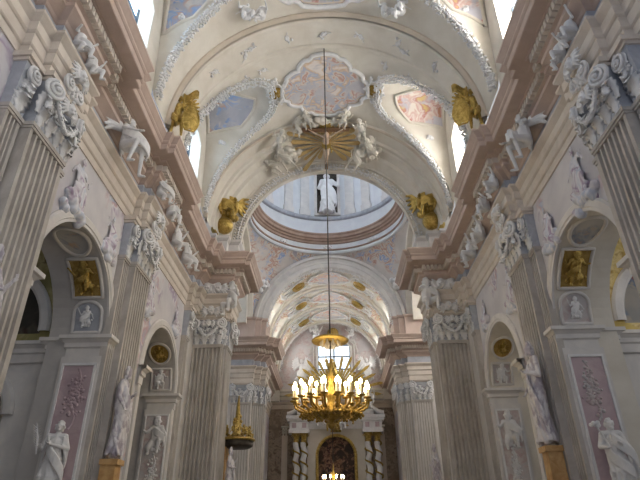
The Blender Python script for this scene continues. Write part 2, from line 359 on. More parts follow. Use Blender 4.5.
# ---------------------------------------------------------------- structure
struct('floor', MB().box((-13.5, -3, FL-.2), (13.5, 50, FL)), floor_m)
for s in (-1, 1):
    us = [2, 3, 5, 7]+[8.5, 10.1]+arcu(A1, RA1)+[15.5, 17]+arcu(A2, RA2)+[22.5, 25]
    o1 = arch_open(A1, RA1, IMP, FL); o2 = arch_open(A2, RA2, IMP, FL)
    opn = lambda u: o1(u) or o2(u)
    mb = colwall(us, FL, SP, opn, lambda u, z: (s*6.5, u, z), lambda u, z: (s*8.1, u, z))
    # back of the pier
    for a, b in ((2, A1-RA1), (A1+RA1, A2-RA2), (A2+RA2, 25)): mb.add([(s*8.1, a, FL), (s*8.1, b, FL), (s*8.1, b, SP), (s*8.1, a, SP)], [(0, 1, 2, 3)])
    wo_ = struct('wall_'+LR[s], mb, wallfresco); wo_.data.materials.append(cream if s > 0 else shaded)  # left reveals take the greyer plaster, their shade painted in
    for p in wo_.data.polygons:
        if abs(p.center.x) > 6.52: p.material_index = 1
    # crossing piers and their front faces
    pm = MB().box((s*4.8, 23.7, FL), (s*8.1, 25, TOP)).box((s*6.33, 22.7, FL), (s*8.0, 23.72, TOP)).box((s*6.1, 22.7, ARB), (s*6.35, 23.72, TOP)).box((s*4.62, 36.6, FL), (s*9, 38, TOP)).box((s*5.0, 36.32, FL), (s*9, 36.62, TOP)).box((s*5.35, 36.02, FL), (s*9, 36.35, TOP))
    struct('wall_crossing_'+LR[s], pm, pale)
    struct('wall_chancel_'+LR[s], MB().box((s*5.6, 38, FL), (s*5.85, 49.2, TOP+.2)).box((s*5.05, 38, TOP+.02), (s*5.85, 49.2, TOP+.2)), wallfresco)
    tm = MB().box((s*8.1, 24.7, FL), (s*13.4, 25.0, SP+6)).box((s*9, 36.0, FL), (s*13.4, 36.3, SP+6)).box((s*13.0, 25, FL), (s*13.3, 36, SP+6))
    struct('wall_transept_'+LR[s], tm, pale)
    # aisle chapels behind the arches
    for q, yc in enumerate((15.0, 22.4)):
        oo = arch_open(10.75, 2.05, IMP+.35, IMP+.30); od = arch_open(10.3, 1.15, 2.9, FL)
        mbw = colwall(sorted(set([8.1, 13.2]+[round(x, 4) for x in arcu(10.75, 2.05)])), IMP-.2, 9.2, oo, lambda u, z: (s*u, yc, z), lambda u, z: (s*u, yc+.8, z))
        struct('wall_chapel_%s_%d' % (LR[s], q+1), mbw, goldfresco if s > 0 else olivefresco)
        mbw = colwall(sorted(set([8.1, 13.2]+[round(x, 4) for x in arcu(10.3, 1.15)])), FL, IMP-.2, od, lambda u, z: (s*u, yc, z), lambda u, z: (s*u, yc+.8, z))
        struct('wall_chapel_base_%s_%d' % (LR[s], q+1), mbw, pale)
    struct('wall_unseen_aisle_'+LR[s], MB().box((s*13.2, 2, FL), (s*13.5, 25, 9.4 if s < 0 else 4.0)), shaded)  # unseen wall added to cut sky light; right one kept low to admit it
    struct('ceiling_aisle_'+LR[s], MB().box((s*8.1, 2, 9.2), (s*13.2, 25, 9.4)), cream)
struct('wall_end', MB().box((-9, 49.2, FL), (9, 49.5, 10.6)).box((-9, 49.2, 10.6), (-1.2, 49.5, 20)).box((1.88, 49.2, 10.6), (9, 49.5, 20)).box((-1.2, 49.2, 15.6), (1.88, 49.5, 20)), relieffresco)

# vault bays with lunettes
RV = 5.8; WX = 5.9
def theta_g(y, yc, w0, tt):
    d = abs(y-yc)/w0
    return 0 if d >= 1 else tt*(1-d**4)**.6
BAYS = [(4.2, 2.0, None), (11.2, 2.0, 1), (18.6, 2.05, 2)]
TT = math.radians(64)
def lun_pt(s, yc, w0, y, k, drop=0.0):
    """point on the lunette web: k=0 at groin, 1 at window wall"""
    g = theta_g(y, yc, w0, TT); x = RV*math.cos(g); z = SP+RV*math.sin(g)
    xx = x+(WX-x)*k; zz = z+.0*k
    return Vector((s*xx, y, zz-drop))
def vault(y0, y1, yc, w0, R=RV, wx=WX, tt=TT, sp=SP, ny=44):
    ys = sorted(set(seq(y0, y1, 12)+[yc+w0*math.sin(PI/2*i/(ny//2)) for i in range(-(ny//2), ny//2+1) if y0 <= yc+w0*math.sin(PI/2*i/(ny//2)) <= y1])); rows = []
    for y in ys:
        d = abs(y-yc)/w0; g = 0 if d >= 1 else tt*(1-d**4)**.6
        side = []
        for i in range(6):
            x = R*math.cos(g); side.append((wx+(x-wx)*i/5 if g > 0 else R+(.0), sp+R*math.sin(g)))
        n = 18
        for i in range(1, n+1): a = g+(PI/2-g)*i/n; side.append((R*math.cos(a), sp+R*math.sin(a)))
        rows.append([(-x, y, z) for x, z in side]+[(x, y, z) for x, z in side[-2::-1]])
    return MB().grid(rows)
def tymp(s, yc, w0, ww, z0, z1, R=RV, wx=WX, tt=TT, sp=SP, deep=.55):
    ys = sorted(set([yc+w0*math.sin(PI/2*i/16) for i in range(-16, 17)]+[yc-ww, yc+ww]+seq(yc-ww, yc+ww, 10)))
    mb = MB()
    def top(y): d = abs(y-yc)/w0; g = 0 if d >= 1 else tt*(1-d**4)**.6; return sp+R*math.sin(g)
    def wt_(y): return z1-.25*((y-yc)/ww)**2
    for a, b in zip(ys, ys[1:]):
        m = (a+b)/2
        if abs(m-yc) < ww:
            mb.add([(s*wx, a, wt_(a)), (s*wx, b, wt_(b)), (s*wx, b, max(top(b), wt_(b))), (s*wx, a, max(top(a), wt_(a)))], [(0, 1, 2, 3)])
            mb.add([(s*wx, a, sp-1), (s*wx, b, sp-1), (s*wx, b, z0), (s*wx, a, z0)], [(0, 1, 2, 3)])
            mb.add([(s*wx, a, wt_(a)), (s*wx, b, wt_(b)), (s*(wx+deep), b, wt_(b)), (s*(wx+deep), a, wt_(a))], [(0, 1, 2, 3)])
            mb.add([(s*wx, a, z0), (s*wx, b, z0), (s*(wx+deep), b, z0-.2), (s*(wx+deep), a, z0-.2)], [(0, 1, 2, 3)])
        else: mb.add([(s*wx, a, sp-1), (s*wx, b, sp-1), (s*wx, b, top(b)), (s*wx, a, top(a))], [(0, 1, 2, 3)])
    for y in (yc-ww, yc+ww): mb.add([(s*wx, y, z0), (s*(wx+deep), y, z0), (s*(wx+deep), y, wt_(y)), (s*wx, y, wt_(y))], [(0, 1, 2, 3)])
    return mb
struct('ceiling', vault(2.0, 8.0, *BAYS[0][:2]), cream, True)
struct('ceiling_near_bay', vault(8.0, 14.8, *BAYS[1][:2]), cream, True)
struct('ceiling_far_bay', vault(14.8, 21.7, *BAYS[2][:2]), cream, True)
winn = 0
def window(s, yc, ww, z0, z1, wx, deep, pane, tagname='window', thick=.05):
    """glazed lunette window: a frame with bars and its pane"""
    global winn; winn += 1
    mb = MB(); x = s*(wx+deep)
    for y in (yc-ww, yc, yc+ww): mb.box((x-.04, y-.035, z0-.2), (x+.04, y+.035, z1))
    for z in seq(z0-.2, z1-.03, 4): mb.box((x-.035, yc-ww, z-.02), (x+.035, yc+ww, z+.03))
    o = struct('window_%d' % winn, mb, frame_m)
    p = obj('pane', MB().box((x+s*.05, yc-ww, z0-.2), (x+s*.07, yc+ww, z1)), pane, o)
    return o
for yc, w0, n in BAYS:
    for s in (-1, 1):
        mt = tymp(s, yc, w0, .98, 13.4, 16.25)
        lo, hi = {4.2: (2.0, 8.0), 11.2: (8.0, 14.8), 18.6: (14.8, 21.7)}[yc]
        mt.add([(s*WX, lo, SP-1.15), (s*WX, yc-w0, SP-1.15), (s*WX, yc-w0, SP), (s*WX, lo, SP)], [(0, 1, 2, 3)]); mt.add([(s*WX, yc+w0, SP-1.15), (s*WX, hi, SP-1.15), (s*WX, hi, SP), (s*WX, yc+w0, SP)], [(0, 1, 2, 3)])
        struct('wall_lunette_%s' % (LR[s]), mt, cream)
        window(s, yc, .98, 13.4, 16.25, WX, .55, pane_r if s > 0 else pane_l)
# transverse ribs and crossing arch
struct('trim_1', MB().arc([(5.85, 14.75), (5.66, 14.75), (5.60, 14.82), (5.60, 14.98), (5.66, 15.02), (5.66, 16.0), (5.60, 16.05), (5.60, 16.2), (5.66, 16.28), (5.85, 16.28)], n=64), cream)
struct('trim_2', MB().arc([(5.72, 14.70), (5.60, 14.60), (5.72, 14.50), (5.85, 14.5)], n=64), ochre)
struct('trim_3', MB().arc([(5.85, 6.5), (5.6, 6.5), (5.6, 8.0), (5.85, 8.0)], n=48), cream)
struct('trim_4', MB().arc([(5.85, 21.0), (5.68, 21.02), (5.68, 21.9), (5.55, 21.95), (5.55, 22.15), (5.45, 22.2), (5.42, 22.75), (5.25, 22.82), (5.22, 23.0), (5.05, 23.45), (4.98, 23.5), (4.98, 23.62), (4.88, 23.66), (4.45, 23.66), (4.45, 23.95), (4.85, 24.3), (5.5, 25.0)], n=72), cream)
struct('trim_5', MB().arc([(5.70, 20.98), (5.64, 21.0), (5.64, 21.12), (5.70, 21.14)], n=72), ochre)
# chancel arch, vault, ribs
struct('trim_6', MB().arc([(5.6, 36.0), (5.5, 35.9), (5.47, 35.8), (5.27, 35.8), (5.22, 35.95), (5.05, 36.0), (4.9, 36.0), (4.85, 36.05), (4.6, 36.1), (4.5, 36.2), (4.5, 36.5), (4.6, 36.55), (5.1, 36.6)], n=64), pale)
CB = [38.5, 42.5, 46.7]; CE = [(36.6, 40.4), (40.4, 44.6), (44.6, 49.2)]
for i, ((a, b), yc) in enumerate(zip(CE, CB)):
    struct('ceiling_chancel_%d' % (i+1), vault(a, b, yc, 1.35, 4.9, 5.05, math.radians(52)), vaultfresco, True)
    for s in (-1, 1):
        mt = tymp(s, yc, 1.35, .75, 13.3, 15.3, 4.9, 5.05, math.radians(52), deep=.35); mt.add([(s*5.05, a, SP-1.2), (s*5.05, yc-1.35, SP-1.2), (s*5.05, yc-1.35, SP), (s*5.05, a, SP)], [(0, 1, 2, 3)]); mt.add([(s*5.05, yc+1.35, SP-1.2), (s*5.05, b, SP-1.2), (s*5.05, b, SP), (s*5.05, yc+1.35, SP)], [(0, 1, 2, 3)])
        struct('wall_chancel_lunette_'+LR[s], mt, cream)
        window(s, yc, .75, 13.3, 15.3, 5.05, .35, pane_c)
for i, y in enumerate((40.4, 44.6, 48.7)):
    struct('trim_%d' % (7+i), MB().arc([(4.95, y-.3), (4.76, y-.3), (4.70, y-.2), (4.70, y+.2), (4.76, y+.3), (4.95, y+.3)], n=48), cream)
# transept vaults
CY = 30.5
for i, s in enumerate((-1, 1)):
    mb = MB().arc([(5.5, 0), (5.3, .05), (5.2, .4), (4.8, .4), (4.8, 8)], n=48)
    for k, (x, y, z) in enumerate(mb.v): mb.v[k] = (s*(5.5+y), CY+x, z)
    struct('ceiling_transept_'+LR[s], mb, cream, False)
    window(s, 30.5, 1.6, 13.2, 16.6, 12.3, .6, pane_r if s > 0 else pane_l)
# pendentives, drum, dome
CY = 30.5; H = 5.5; RP = 5.5*math.sqrt(2); RR = 5.35
rows = []
for i in range(97):
    a = 2*PI*i/96; ra = min(H/max(abs(math.cos(a)), abs(math.sin(a))), RP*.9999); r_ = []
    for k in range(13): r = RR+(ra-RR)*k/12; r_.append((r*math.cos(a), CY+r*math.sin(a), SP+math.sqrt(max(0, RP*RP-r*r))))
    rows.append(r_)
pend = fresco('pendentive_fresco', (.55, .52, .50), (.64, .60, .58), [(.60, .56, .52), (.22, .34, .62), (.66, .60, .52), (.46, .26, .22), (.68, .64, .58), (.40, .38, .44)], .8, .50, .35, (2, 0, 1))
struct('ceiling_pendentives', MB().grid(rows), pend, True)
zr = SP+math.sqrt(RP*RP-RR*RR)
def ringobj(name, prof, m): return struct(name, MB().lathe(prof, (0, CY, 0), 96), m)
ringobj('trim_10', [(5.42, zr-.08), (5.20, zr-.12), (5.15, zr-.02), (5.2, zr+.1), (5.27, zr+.12), (5.27, zr+.75)], drumblue)
ringobj('trim_11', [(5.25, zr+.16), (5.15, zr+.12), (5.10, zr+.18), (5.15, zr+.25), (5.25, zr+.25)], drumbrown)
ringobj('trim_12', [(5.27, zr+.70), (5.15, zr+.72), (5.12, zr+.86), (5.0, zr+.90), (4.98, zr+1.0), (4.85, zr+1.06), (4.82, zr+1.25), (4.74, zr+1.32), (4.74, zr+1.42), (5.45, zr+1.45)], drumbrown)
struct('wall_drum_base', MB().lathe([(5.45, zr+1.4), (5.45, 21.5)], (0, CY, 0), 96), drumblue, True)
ringobj('trim_13', [(5.45, 21.45), (5.27, 21.5), (5.23, 21.6), (5.23, 21.75), (5.31, 21.8), (5.55, 21.8)], bluegrey)
DW = [math.radians(q) for q in (28, 152, 208, 270, 332)]
def drum_open(a):
    for c in DW:
        if abs(a-c) < .17: return (22.4, 26.2)
    return None
us = [0]
for c in DW: us += seq(us[-1], c-.17, 10)[1:]+seq(c-.17, c+.17, 6)[1:]
us += seq(us[-1], 2*PI, 6)[1:]
struct('wall_drum', colwall(us, 21.8, 27.2, drum_open, lambda a, z: (5.5*math.cos(a), CY+5.5*math.sin(a), z), lambda a, z: (6.0*math.cos(a), CY+6.0*math.sin(a), z)), drumblue)
struct('ceiling_dome', MB().lathe([(5.5, 27.1), (5.2, 27.2), (5.2, 27.6)]+[(5.4*math.cos(PI/2*i/14), 27.6+5.4*math.sin(PI/2*i/14)) for i in range(14)]+[(.02, 33.0)], (0, CY, 0), 64), drumblue, True)
for a in DW:
    winn += 1; M = Matrix.Translation((5.95*math.cos(a), CY+5.95*math.sin(a), 0)) @ Matrix.Rotation(a, 4, 'Z')
    mb = MB()
    for y in (-1.0, -.33, .33, 1.0): mb.box((-.04, y-.03, 22.4), (.04, y+.03, 26.2), M)
    for z in seq(22.4, 26.2, 5): mb.box((-.04, -1.0, z-.03), (.04, 1.0, z+.03), M)
    o = struct('window_%d' % winn, mb, frame_m); obj('pane', MB().box((.06, -1.05, 22.35), (.08, 1.05, 26.25), M), pane_d, o)
# drum pilasters
dp = thing('drum_pilaster', 'pale flat pilaster on the drum wall', 'pilaster', group=None)
obj('shaft', MB().box((-.06, -.36, 22.3), (.14, .36, 26.6)), pale, dp); obj('pilaster_base', MB().box((-.06, -.44, 21.8), (.2, .44, 22.3)), pale, dp); obj('capital', MB().box((-.06, -.42, 26.6), (.2, .42, 27.1)), white, dp)
k = 0
for q in range(4):
    for d, nm in ((-.60, ''), (-.34, ''), (.34, ''), (.60, '')):
        a = q*PI/2+d
        if q == 3: continue
        o = dp if k == 0 else dup(dp); k += 1
        o.location = (5.45*math.cos(a), CY+5.45*math.sin(a), 0); o.rotation_euler = (0, 0, a+PI)
        if q == 1: o['label'] = {-.60: 'pale drum pilaster right of the dome statue niche, the outer of its pair', -.34: 'pale drum pilaster just right of the dome statue niche', .34: 'pale drum pilaster just left of the dome statue niche', .60: 'pale drum pilaster left of the dome statue niche, the outer of its pair'}[d]
        else: o['label'] = 'pale drum pilaster on the %s side of the dome drum' % ('right' if q == 0 else 'left'); o['group'] = 'drum pilasters on the %s side' % ('right' if q == 0 else 'left')

# ---------------------------------------------------------------- entablatures
PATH = [(6.5, 2), (6.5, 7.75), (6.3, 7.75), (6.3, 8.3), (6.1, 8.3), (6.1, 9.75), (6.3, 9.75), (6.3, 10.1), (6.5, 10.1), (6.5, 14.8), (6.3, 14.8), (6.3, 15.02), (6.1, 15.02), (6.1, 16.3), (6.3, 16.3), (6.3, 16.7), (6.5, 16.7), (6.5, 22.1), (6.3, 22.1), (6.3, 22.6), (6.1, 22.6), (6.1, 23.45), (4.95, 23.45), (4.95, 23.65), (4.75, 23.65), (4.75, 25.05), (12.9, 25.05)]
PATH4 = [(12.9, 35.95), (5.35, 35.95), (5.35, 36.3), (4.95, 36.3), (4.95, 36.6), (4.6, 36.6), (4.6, 37.9), (5.6, 37.9), (5.6, 49.15)]
A_P = [(0, 8.9), (.04, 8.9), (.04, 9.12), (.07, 9.14), (.09, 9.17), (.09, 9.44), (.12, 9.46), (.15, 9.50), (.15, 9.74), (.19, 9.78), (.28, 9.88), (.28, 9.96), (.04, 9.98)]
F_P = [(.04, 9.9), (.04, 10.6)]
C1_P = [(.04, 10.42), (.08, 10.44), (.12, 10.50), (.34, 10.66), (.37, 10.68), (.37, 10.80), (.445, 10.85), (.448, 11.08), (.62, 11.10), (.64, 11.16)]
C2_P = [(.60, 11.15), (.97, 11.17), (.99, 11.19), (.99, 11.38), (1.02, 11.40), (1.05, 11.44), (1.05, 11.50), (1.08, 11.54), (1.16, 11.66), (1.18, 11.68), (1.18, 11.75), (0, 11.78)]
def dentils(path, side, out=.60, z0=10.87, z1=11.09, step=.17, cut=.15):
    """toothed course: one connected crenellated strip"""
    q = mitre(path, out-cut); mb = MB()
    for i, (a, b) in enumerate(zip(q, q[1:])):
        o = Vector(path[i+1])-Vector(path[i]); d = b-a; L = d.length
        if L < .3 or d.dot(o) < 0: continue
        n = max(1, int(L/step)); u = d/L; nn = Vector((-u.y, u.x)); st = L/n
        for k in range(n):
            p0 = a+u*(st*k); p1 = a+u*(st*k+st*.3); p2 = a+u*(st*k+st); e = nn*cut
            def V(p, z): return (side*p.x, p.y, z)
            mb.add([V(p0, z0), V(p1, z0), V(p1+e, z0), V(p2+e, z0), V(p2, z0), V(p0, z1), V(p1, z1), V(p1+e, z1), V(p2+e, z1), V(p2, z1)],
                [(0, 1, 6, 5), (1, 2, 7, 6), (2, 3, 8, 7), (3, 4, 9, 8), (1, 4, 3, 2)])
    return mb
for s in (-1, 1):
    for path, nm, lab in ((PATH, 'nave', 'pink and buff nave entablature stepping over the %s wall pilasters'), (PATH4, 'chancel', 'pink and buff entablature on the %s chancel pier beyond the crossing')):
        t = thing('entablature', lab % LR[s], 'entablature')
        obj('architrave', run(path, A_P, s), archi, t); obj('frieze', run(path, F_P, s), bluegrey if nm == 'nave' else bluegrey, t)
        obj('bed_moulding', run(path, C1_P, s), pink, t); obj('dentil_course', dentils(path, s).join(run(path, [(.44, 10.868), (.455, 10.868), (.455, 11.09)], s)), archi, t); obj('cornice', run(path, C2_P, s), pink, t)
    # attic plinth under the crossing arch
    ap = [(6.5, 22.6), (5.6, 22.6), (5.6, 22.85), (5.0, 22.85), (5.0, 23.3), (4.5, 23.3), (4.5, 25)]
    am = run(ap, [(0, 11.7), (.06, 11.7), (.06, 11.9), (0, 11.95), (0, 12.62), (.06, 12.68), (.12, 12.75), (.12, 12.88), (-1.2, 12.9)], s)
    struct('trim_attic_'+LR[s], am, pale)
    ap4 = [(9, 35.6), (5.3, 35.6), (5.3, 35.8), (4.9, 35.8), (4.9, 36.0), (4.55, 36.0), (4.55, 38)]
    struct('trim_chancel_attic_'+LR[s], run(ap4, [(0, 11.7), (.06, 11.7), (.06, 11.9), (0, 11.95), (0, 13.2), (.1, 13.28), (.1, 13.4), (-1, 13.42)], s), pink)

# ---------------------------------------------------------------- pilasters
CAPH = ARB-NECK
def shaft_mb(w, d, n):
    """fluted pilaster shaft: local x across, -y outward, back at y=0"""
    poly = [(-w/2, 0), (-w/2, -d)]; m = .07 if n > 2 else .05; fw = (w-2*m)/n; x = -w/2+m
    for i in range(n):
        g = fw*.66; a = x+(fw-g)/2
        for k in range(7): an = PI*k/6; poly.append((a+g/2-g/2*math.cos(an), -d+min(.12, d*.85)*math.sin(an)))
        x += fw
    poly += [(w/2, -d), (w/2, 0)]
    mb = MB().extrude(poly, FL+1.5, NECK-.02); mb.box((-w/2-.04, -d-.05, NECK-.06), (w/2+.04, 0, NECK+.03)); mb.box((-w/2-.02, -d-.025, NECK-.12), (w/2+.02, 0, NECK-.06)); return mb
def capital_parts(w, d, full=True, seed=3):
    parts = []
    z0 = NECK; bell = MB().add([(-w/2+.02, 0, z0), (w/2-.02, 0, z0), (w/2-.02, -d, z0), (-w/2+.02, -d, z0), (-w/2-.03, 0, z0+1.2), (w/2+.03, 0, z0+1.2), (w/2+.03, -d-.1, z0+1.2), (-w/2-.03, -d-.1, z0+1.2)], [(0, 1, 2, 3), (4, 7, 6, 5), (0, 4, 5, 1), (1, 5, 6, 2), (2, 6, 7, 3), (3, 7, 4, 0)])
    parts.append(('bell', bell, bluegrey, False))
    ab = MB().box((-w/2-.12, -d-.2, z0+1.26), (w/2+.12, 0, z0+CAPH)).box((-w/2-.07, -d-.14, z0+1.18), (w/2+.07, 0, z0+1.26)); parts.append(('abacus', ab, archi, False))
    lv = MB(); n = max(1, round(w/.34))
    for i in range(n):
        x = -w/2+w*(i+.5)/n; leaf(lv, (x, -d-.01, z0+.03), (0, 0, 1), (0, -1, 0), .46, w/n*.95, .42)
    for i in range(n+1 if n > 1 else 1):
        x = -w/2+w*i/n if n > 1 else 0; leaf(lv, (x, -d-.01, z0+.28), (0, 0, 1), (0, -1, 0), .50, w/n*.8 if n > 1 else w*.7, .45)
    rg = rnd(seed); lumps(lv, (0, -d-.1, z0+.75), (w*.42, .05, .3), int(26*w)+6, .045, rg); parts.append(('acanthus_leaves', lv, white, True))
    if not full and w >= .34:
        v = MB(); spiral(v, (0, -d-.16, z0+.98), .21, 2.0, 1, (1, 0, 0), (0, 0, 1), (0, -1, 0), .045, .07); leaf(v, (0, -d-.14, z0+.78), (0, 0, -1), (0, -1, 0), .3, .2, .3); parts.append(('volute', v, white, True))
    if full:
        for sx_ in (-1, 1):
            v = MB(); c = Vector((sx_*(w/2-.08), -d-.22, z0+.98)); dn = Vector((sx_*.45, -1, 0)).normalized(); uu = Vector((-dn.y, dn.x, 0))
            spiral(v, c, .25, 2.2, -sx_, uu, Vector((0, 0, 1)), dn, .055, .09); leaf(v, c+Vector((0, .05, -.28)), (0, 0, -1), dn, .3, .22, .3)
            parts.append(('volute', v, white, True))
        g = MB(); pts = []
        for i in range(15): t = i/14; pts.append(((t-.5)*(w*.72), -d-.24-.05*math.sin(t*PI), z0+.86-.52*math.sin(t*PI)))
        g.tube(pts, .05, 6); garland(pts, (0, -1, 0), .17, .065, seed, mb=g); parts.append(('garland', g, white, True))
    return parts
CHERUB = None
def cherub_mesh():
    mb = MB(); mb.ell((0, 0, 0), (.12, .13, .15), nu=12, nv=9); mb.ell((0, -.13, -.02), (.02, .03, .025)); mb.ell((0, -.09, -.1), (.05, .05, .035))
    for s in (-1, 1):
        mb.ell((s*.06, -.1, -.03), (.045, .04, .045))
        for q in range(6): a = .9-q*.38; L = .34-.03*abs(q-1.5); mb.tube([(s*.08, .03, -.06), (s*(.1+.5*L*math.cos(a)), -.03, -.06+.5*L*math.sin(a)+.03), (s*(.1+L*math.cos(a)), .02, -.06+L*math.sin(a))], [.035, .045, .015], 6)
    rg = rnd(4)
    for i in range(24):
        a = rg.uniform(0, 2*PI); e = rg.uniform(-.2, 1.5); d = Vector((math.cos(a)*math.cos(e), math.sin(a)*math.cos(e), math.sin(e)))
        if d.y < -.4 and d.z < .7: continue
        mb.ell((d.x*.12, d.y*.13, d.z*.15), .035)
    return sculpt(mb, 'cherub_head', white, .014, 1)
CHERUB = cherub_mesh()
PROTO = {}
def pilaster(w, d, n, full, label, loc, rz, cherub=False):
    key = (w, d, n, full, cherub)
    if key not in PROTO:
        t = thing('fluted_pilaster', label, 'pilaster', (0, 0, 0)); PROTO[key] = t
        obj('shaft', shaft_mb(w, d, n), flute, t)
        pb = MB().box((-w/2-.08, -d-.1, FL), (w/2+.08, 0, FL+1.2)).box((-w/2-.04, -d-.05, FL+1.2), (w/2+.04, 0, FL+1.5)); obj('pilaster_base', pb, pale, t)
        cp = None
        for nm, mb, m, sm in capital_parts(w, d, full):
            if nm == 'bell': cp = obj('capital', mb, m, t, sm)
            else: obj(nm, mb, m, cp, sm)
        if cherub: c = link('cherub_head', CHERUB, cp, (0, -d-.26, NECK+.98))
        bpy.context.view_layer.update()
    else: t = dup(PROTO[key])
    t.location = loc; t.rotation_euler = (0, 0, rz); t['label'] = label; return t
for s in (-1, 1):
    sd = LR[s]; rz = PI/2 if s < 0 else -PI/2
    for (g, ys) in (('nearest', (7.75, 8.3, 9.75, 10.1)), ('second', (14.45, 14.9, 16.3, 16.7))):
        a, b, c, d = ys; X = s*6.5
        pilaster(.5, .2, 3, False, 'slim fluted pilaster on the camera side of the %s wide pilaster of the %s wall' % (g, sd), (X, (a+b)/2-.02, 0), rz)
        pilaster(1.4, .4, 7, True, 'wide fluted pilaster with cherub and garland capital, %s on the %s nave wall' % (g, sd), (X, (b+c)/2, 0), rz, True)
        pilaster(.35, .2, 2, False, 'slim fluted pilaster on the altar side of the %s wide pilaster of the %s wall' % (g, sd), (X, (c+d)/2, 0), rz)
    pilaster(.5, .2, 3, False, 'slim fluted pilaster between the narrow arch and the crossing pier, %s nave wall' % sd, (s*6.5, 22.33, 0), rz)
    pilaster(1.36, .25, 7, True, 'wide fluted pilaster on the front of the %s crossing pier under the crossing arch' % sd, (s*5.63, 23.7, 0), 0, True)
    pilaster(.24, .06, 1, False, 'narrow corner strip of the %s crossing pier' % sd, (s*4.88, 23.72, 0), 0)
    pilaster(.95, .16, 5, True, 'fluted pilaster inside the crossing on the inner face of the %s front pier' % sd, (s*4.92, 24.35, 0), rz, False)
    pilaster(1.3, .18, 7, True, 'wide fluted pilaster facing the nave on the %s chancel pier beyond the crossing' % sd, (s*6.05, 36.15, 0), 0)
    pilaster(.4, .18, 2, False, 'slim fluted strip beside the wide pilaster of the %s chancel pier' % sd, (s*5.15, 36.45, 0), 0)
    pilaster(.34, .18, 2, False, 'corner fluted strip of the %s chancel pier nearest the altar opening' % sd, (s*4.78, 36.74, 0), 0)
    pilaster(1.0, .08, 5, True, 'fluted pilaster on the inner side wall of the %s chancel pier' % sd, (s*4.64, 37.3, 0), rz)

# ---------------------------------------------------------------- arches: imposts, archivolts, soffit panels
def archivolt(yc, r, s, w_=.30, d=.1):
    rows = []; prof = [(r-.02, 0), (r-.02, d*.7), (r+.06, d*.7), (r+.08, d), (r+w_-.05, d), (r+w_, d*.6), (r+w_, 0)]
    for i in range(41):
        a = PI*i/40; rows.append([(s*(6.5-o), yc+q*math.cos(a), IMP+q*math.sin(a)) for q, o in prof])
    mb = MB().grid(rows)
    for e in (-1, 1): mb.box((s*(6.5-d*.9), yc+e*(r-.02), FL), (s*6.5, yc+e*(r+w_-.08), IMP))
    return mb
def impost(yj, e, s):
    """moulded block wrapping the pier at springing height; e=+1: opening lies towards -y"""
    path = [(6.42, yj+.35), (6.42, yj), (7.45, yj), (7.45, yj+.18), (8.1, yj+.18), (8.1, yj+.45), (13, yj+.45)] if e > 0 else [(8.1, yj), (6.42, yj), (6.42, yj-.35)]
    prof = [(0, IMP-.62), (.04, IMP-.60), (.04, IMP-.36), (.10, IMP-.32), (.10, IMP-.2), (.18, IMP-.12), (.24, IMP-.1), (.24, IMP), (-.1, IMP+.02)]
    P = path
    if e > 0: P = path[::-1]
    # keep normal outward (towards nave / opening)
    mb = run(P if e > 0 else P[::-1], prof, s)
    return mb
def putto_j(seed):
    r = rnd(seed); J = dict(SIT)
    J['h0'] = (.45+r.uniform(-.1, .1), -.3, .6+r.uniform(0, .6)); J['h1'] = (-.45, -.2, .7+r.uniform(-.2, .6)); J['k1'] = (-.22, -.3, .35+r.uniform(-.2, .2)); J['f1'] = (-.2, -.2, .0)
    return J
PUT = [sculpt(figure(putto_j(i), robe=False, wings=.55 if i % 2 == 0 else 0, child=True, fingers=False, cloak=1, seed=i), 'putto', white, .028, 1) for i in range(4)]
RELIEFS = {}
def relief_mesh(key, mat, n=1, w_=.6, h=1.0, vox=.02):
    if key not in RELIEFS:
        rg = rnd(hash(str(key)) % 999 if False else len(RELIEFS)+5); mb = MB()
        f = figure(putto_j(len(RELIEFS)), robe=False, child=True, fingers=False, cloak=2, seed=len(RELIEFS))
        sc_ = h/1.35; M = Matrix.Translation((0, 0, -.62*sc_)) @ Matrix.Diagonal((sc_, sc_*.45, sc_, 1)); mb.join(f, M)
        lumps(mb, (0, 0, -.3*h), (w_*.5, .04, h*.25), 22, .05, rg)
        RELIEFS[key] = sculpt(mb, 'relief', mat, vox, 1)
    return RELIEFS[key]
def soffit_panel(s, yc, r, ang, half, x0, x1, ground, m_ground, shape, name, label, cat, relief=None, relm=None):
    """panel on the arch soffit: angle from the far springing; lies on the intrados cylinder"""
    t = thing(name, label, cat)
    def S(u, v, off): a = math.radians(ang+half*v); q = r-off; x = (x0+x1)/2+(x1-x0)/2*u; return Vector((s*x, yc+q*math.cos(a), IMP+q*math.sin(a)))
    N = 40; out = []
    for i in range(N):
        a = 2*PI*i/N; c_, s_ = math.cos(a), math.sin(a)
        if shape == 'round': out.append((c_, s_))
        elif shape == 'arch':
            if s_ > 0: out.append((c_, .3+.7*s_))
            else: m = max(abs(c_), abs(s_)); out.append((c_/m, max(-1, s_/m) if m else 0))
        else: m = max(abs(c_), abs(s_)); out.append((c_/m, s_/m))
    rings = [[S(u*k, v*k, .02) for u, v in out] for k in (.001, .5, 1)]
    obj('ground', MB().grid(rings, False, True), m_ground, t, True)
    obj('frame', MB().tube([S(u, v, .03) for u, v in out], .055, 6, closed=True), pale, t, True)
    if relief is not None:
        a = math.radians(ang); o = link('relief_figure', relief, t); 
        # stand the relief on the soffit, facing the arch centre
        fwd = Vector((0, -math.cos(a), -math.sin(a))); up = Vector((0, -math.sin(a), math.cos(a))); rt = up.cross(-fwd)
        Mx = Matrix((( -fwd.y*0+rt.x, -fwd.x, up.x), (rt.y, -fwd.y, up.y), (rt.z, -fwd.z, up.z))).to_4x4()
        p = S(0, 0, .08); Mx.translation = p; o.matrix_local = Mx
    return t
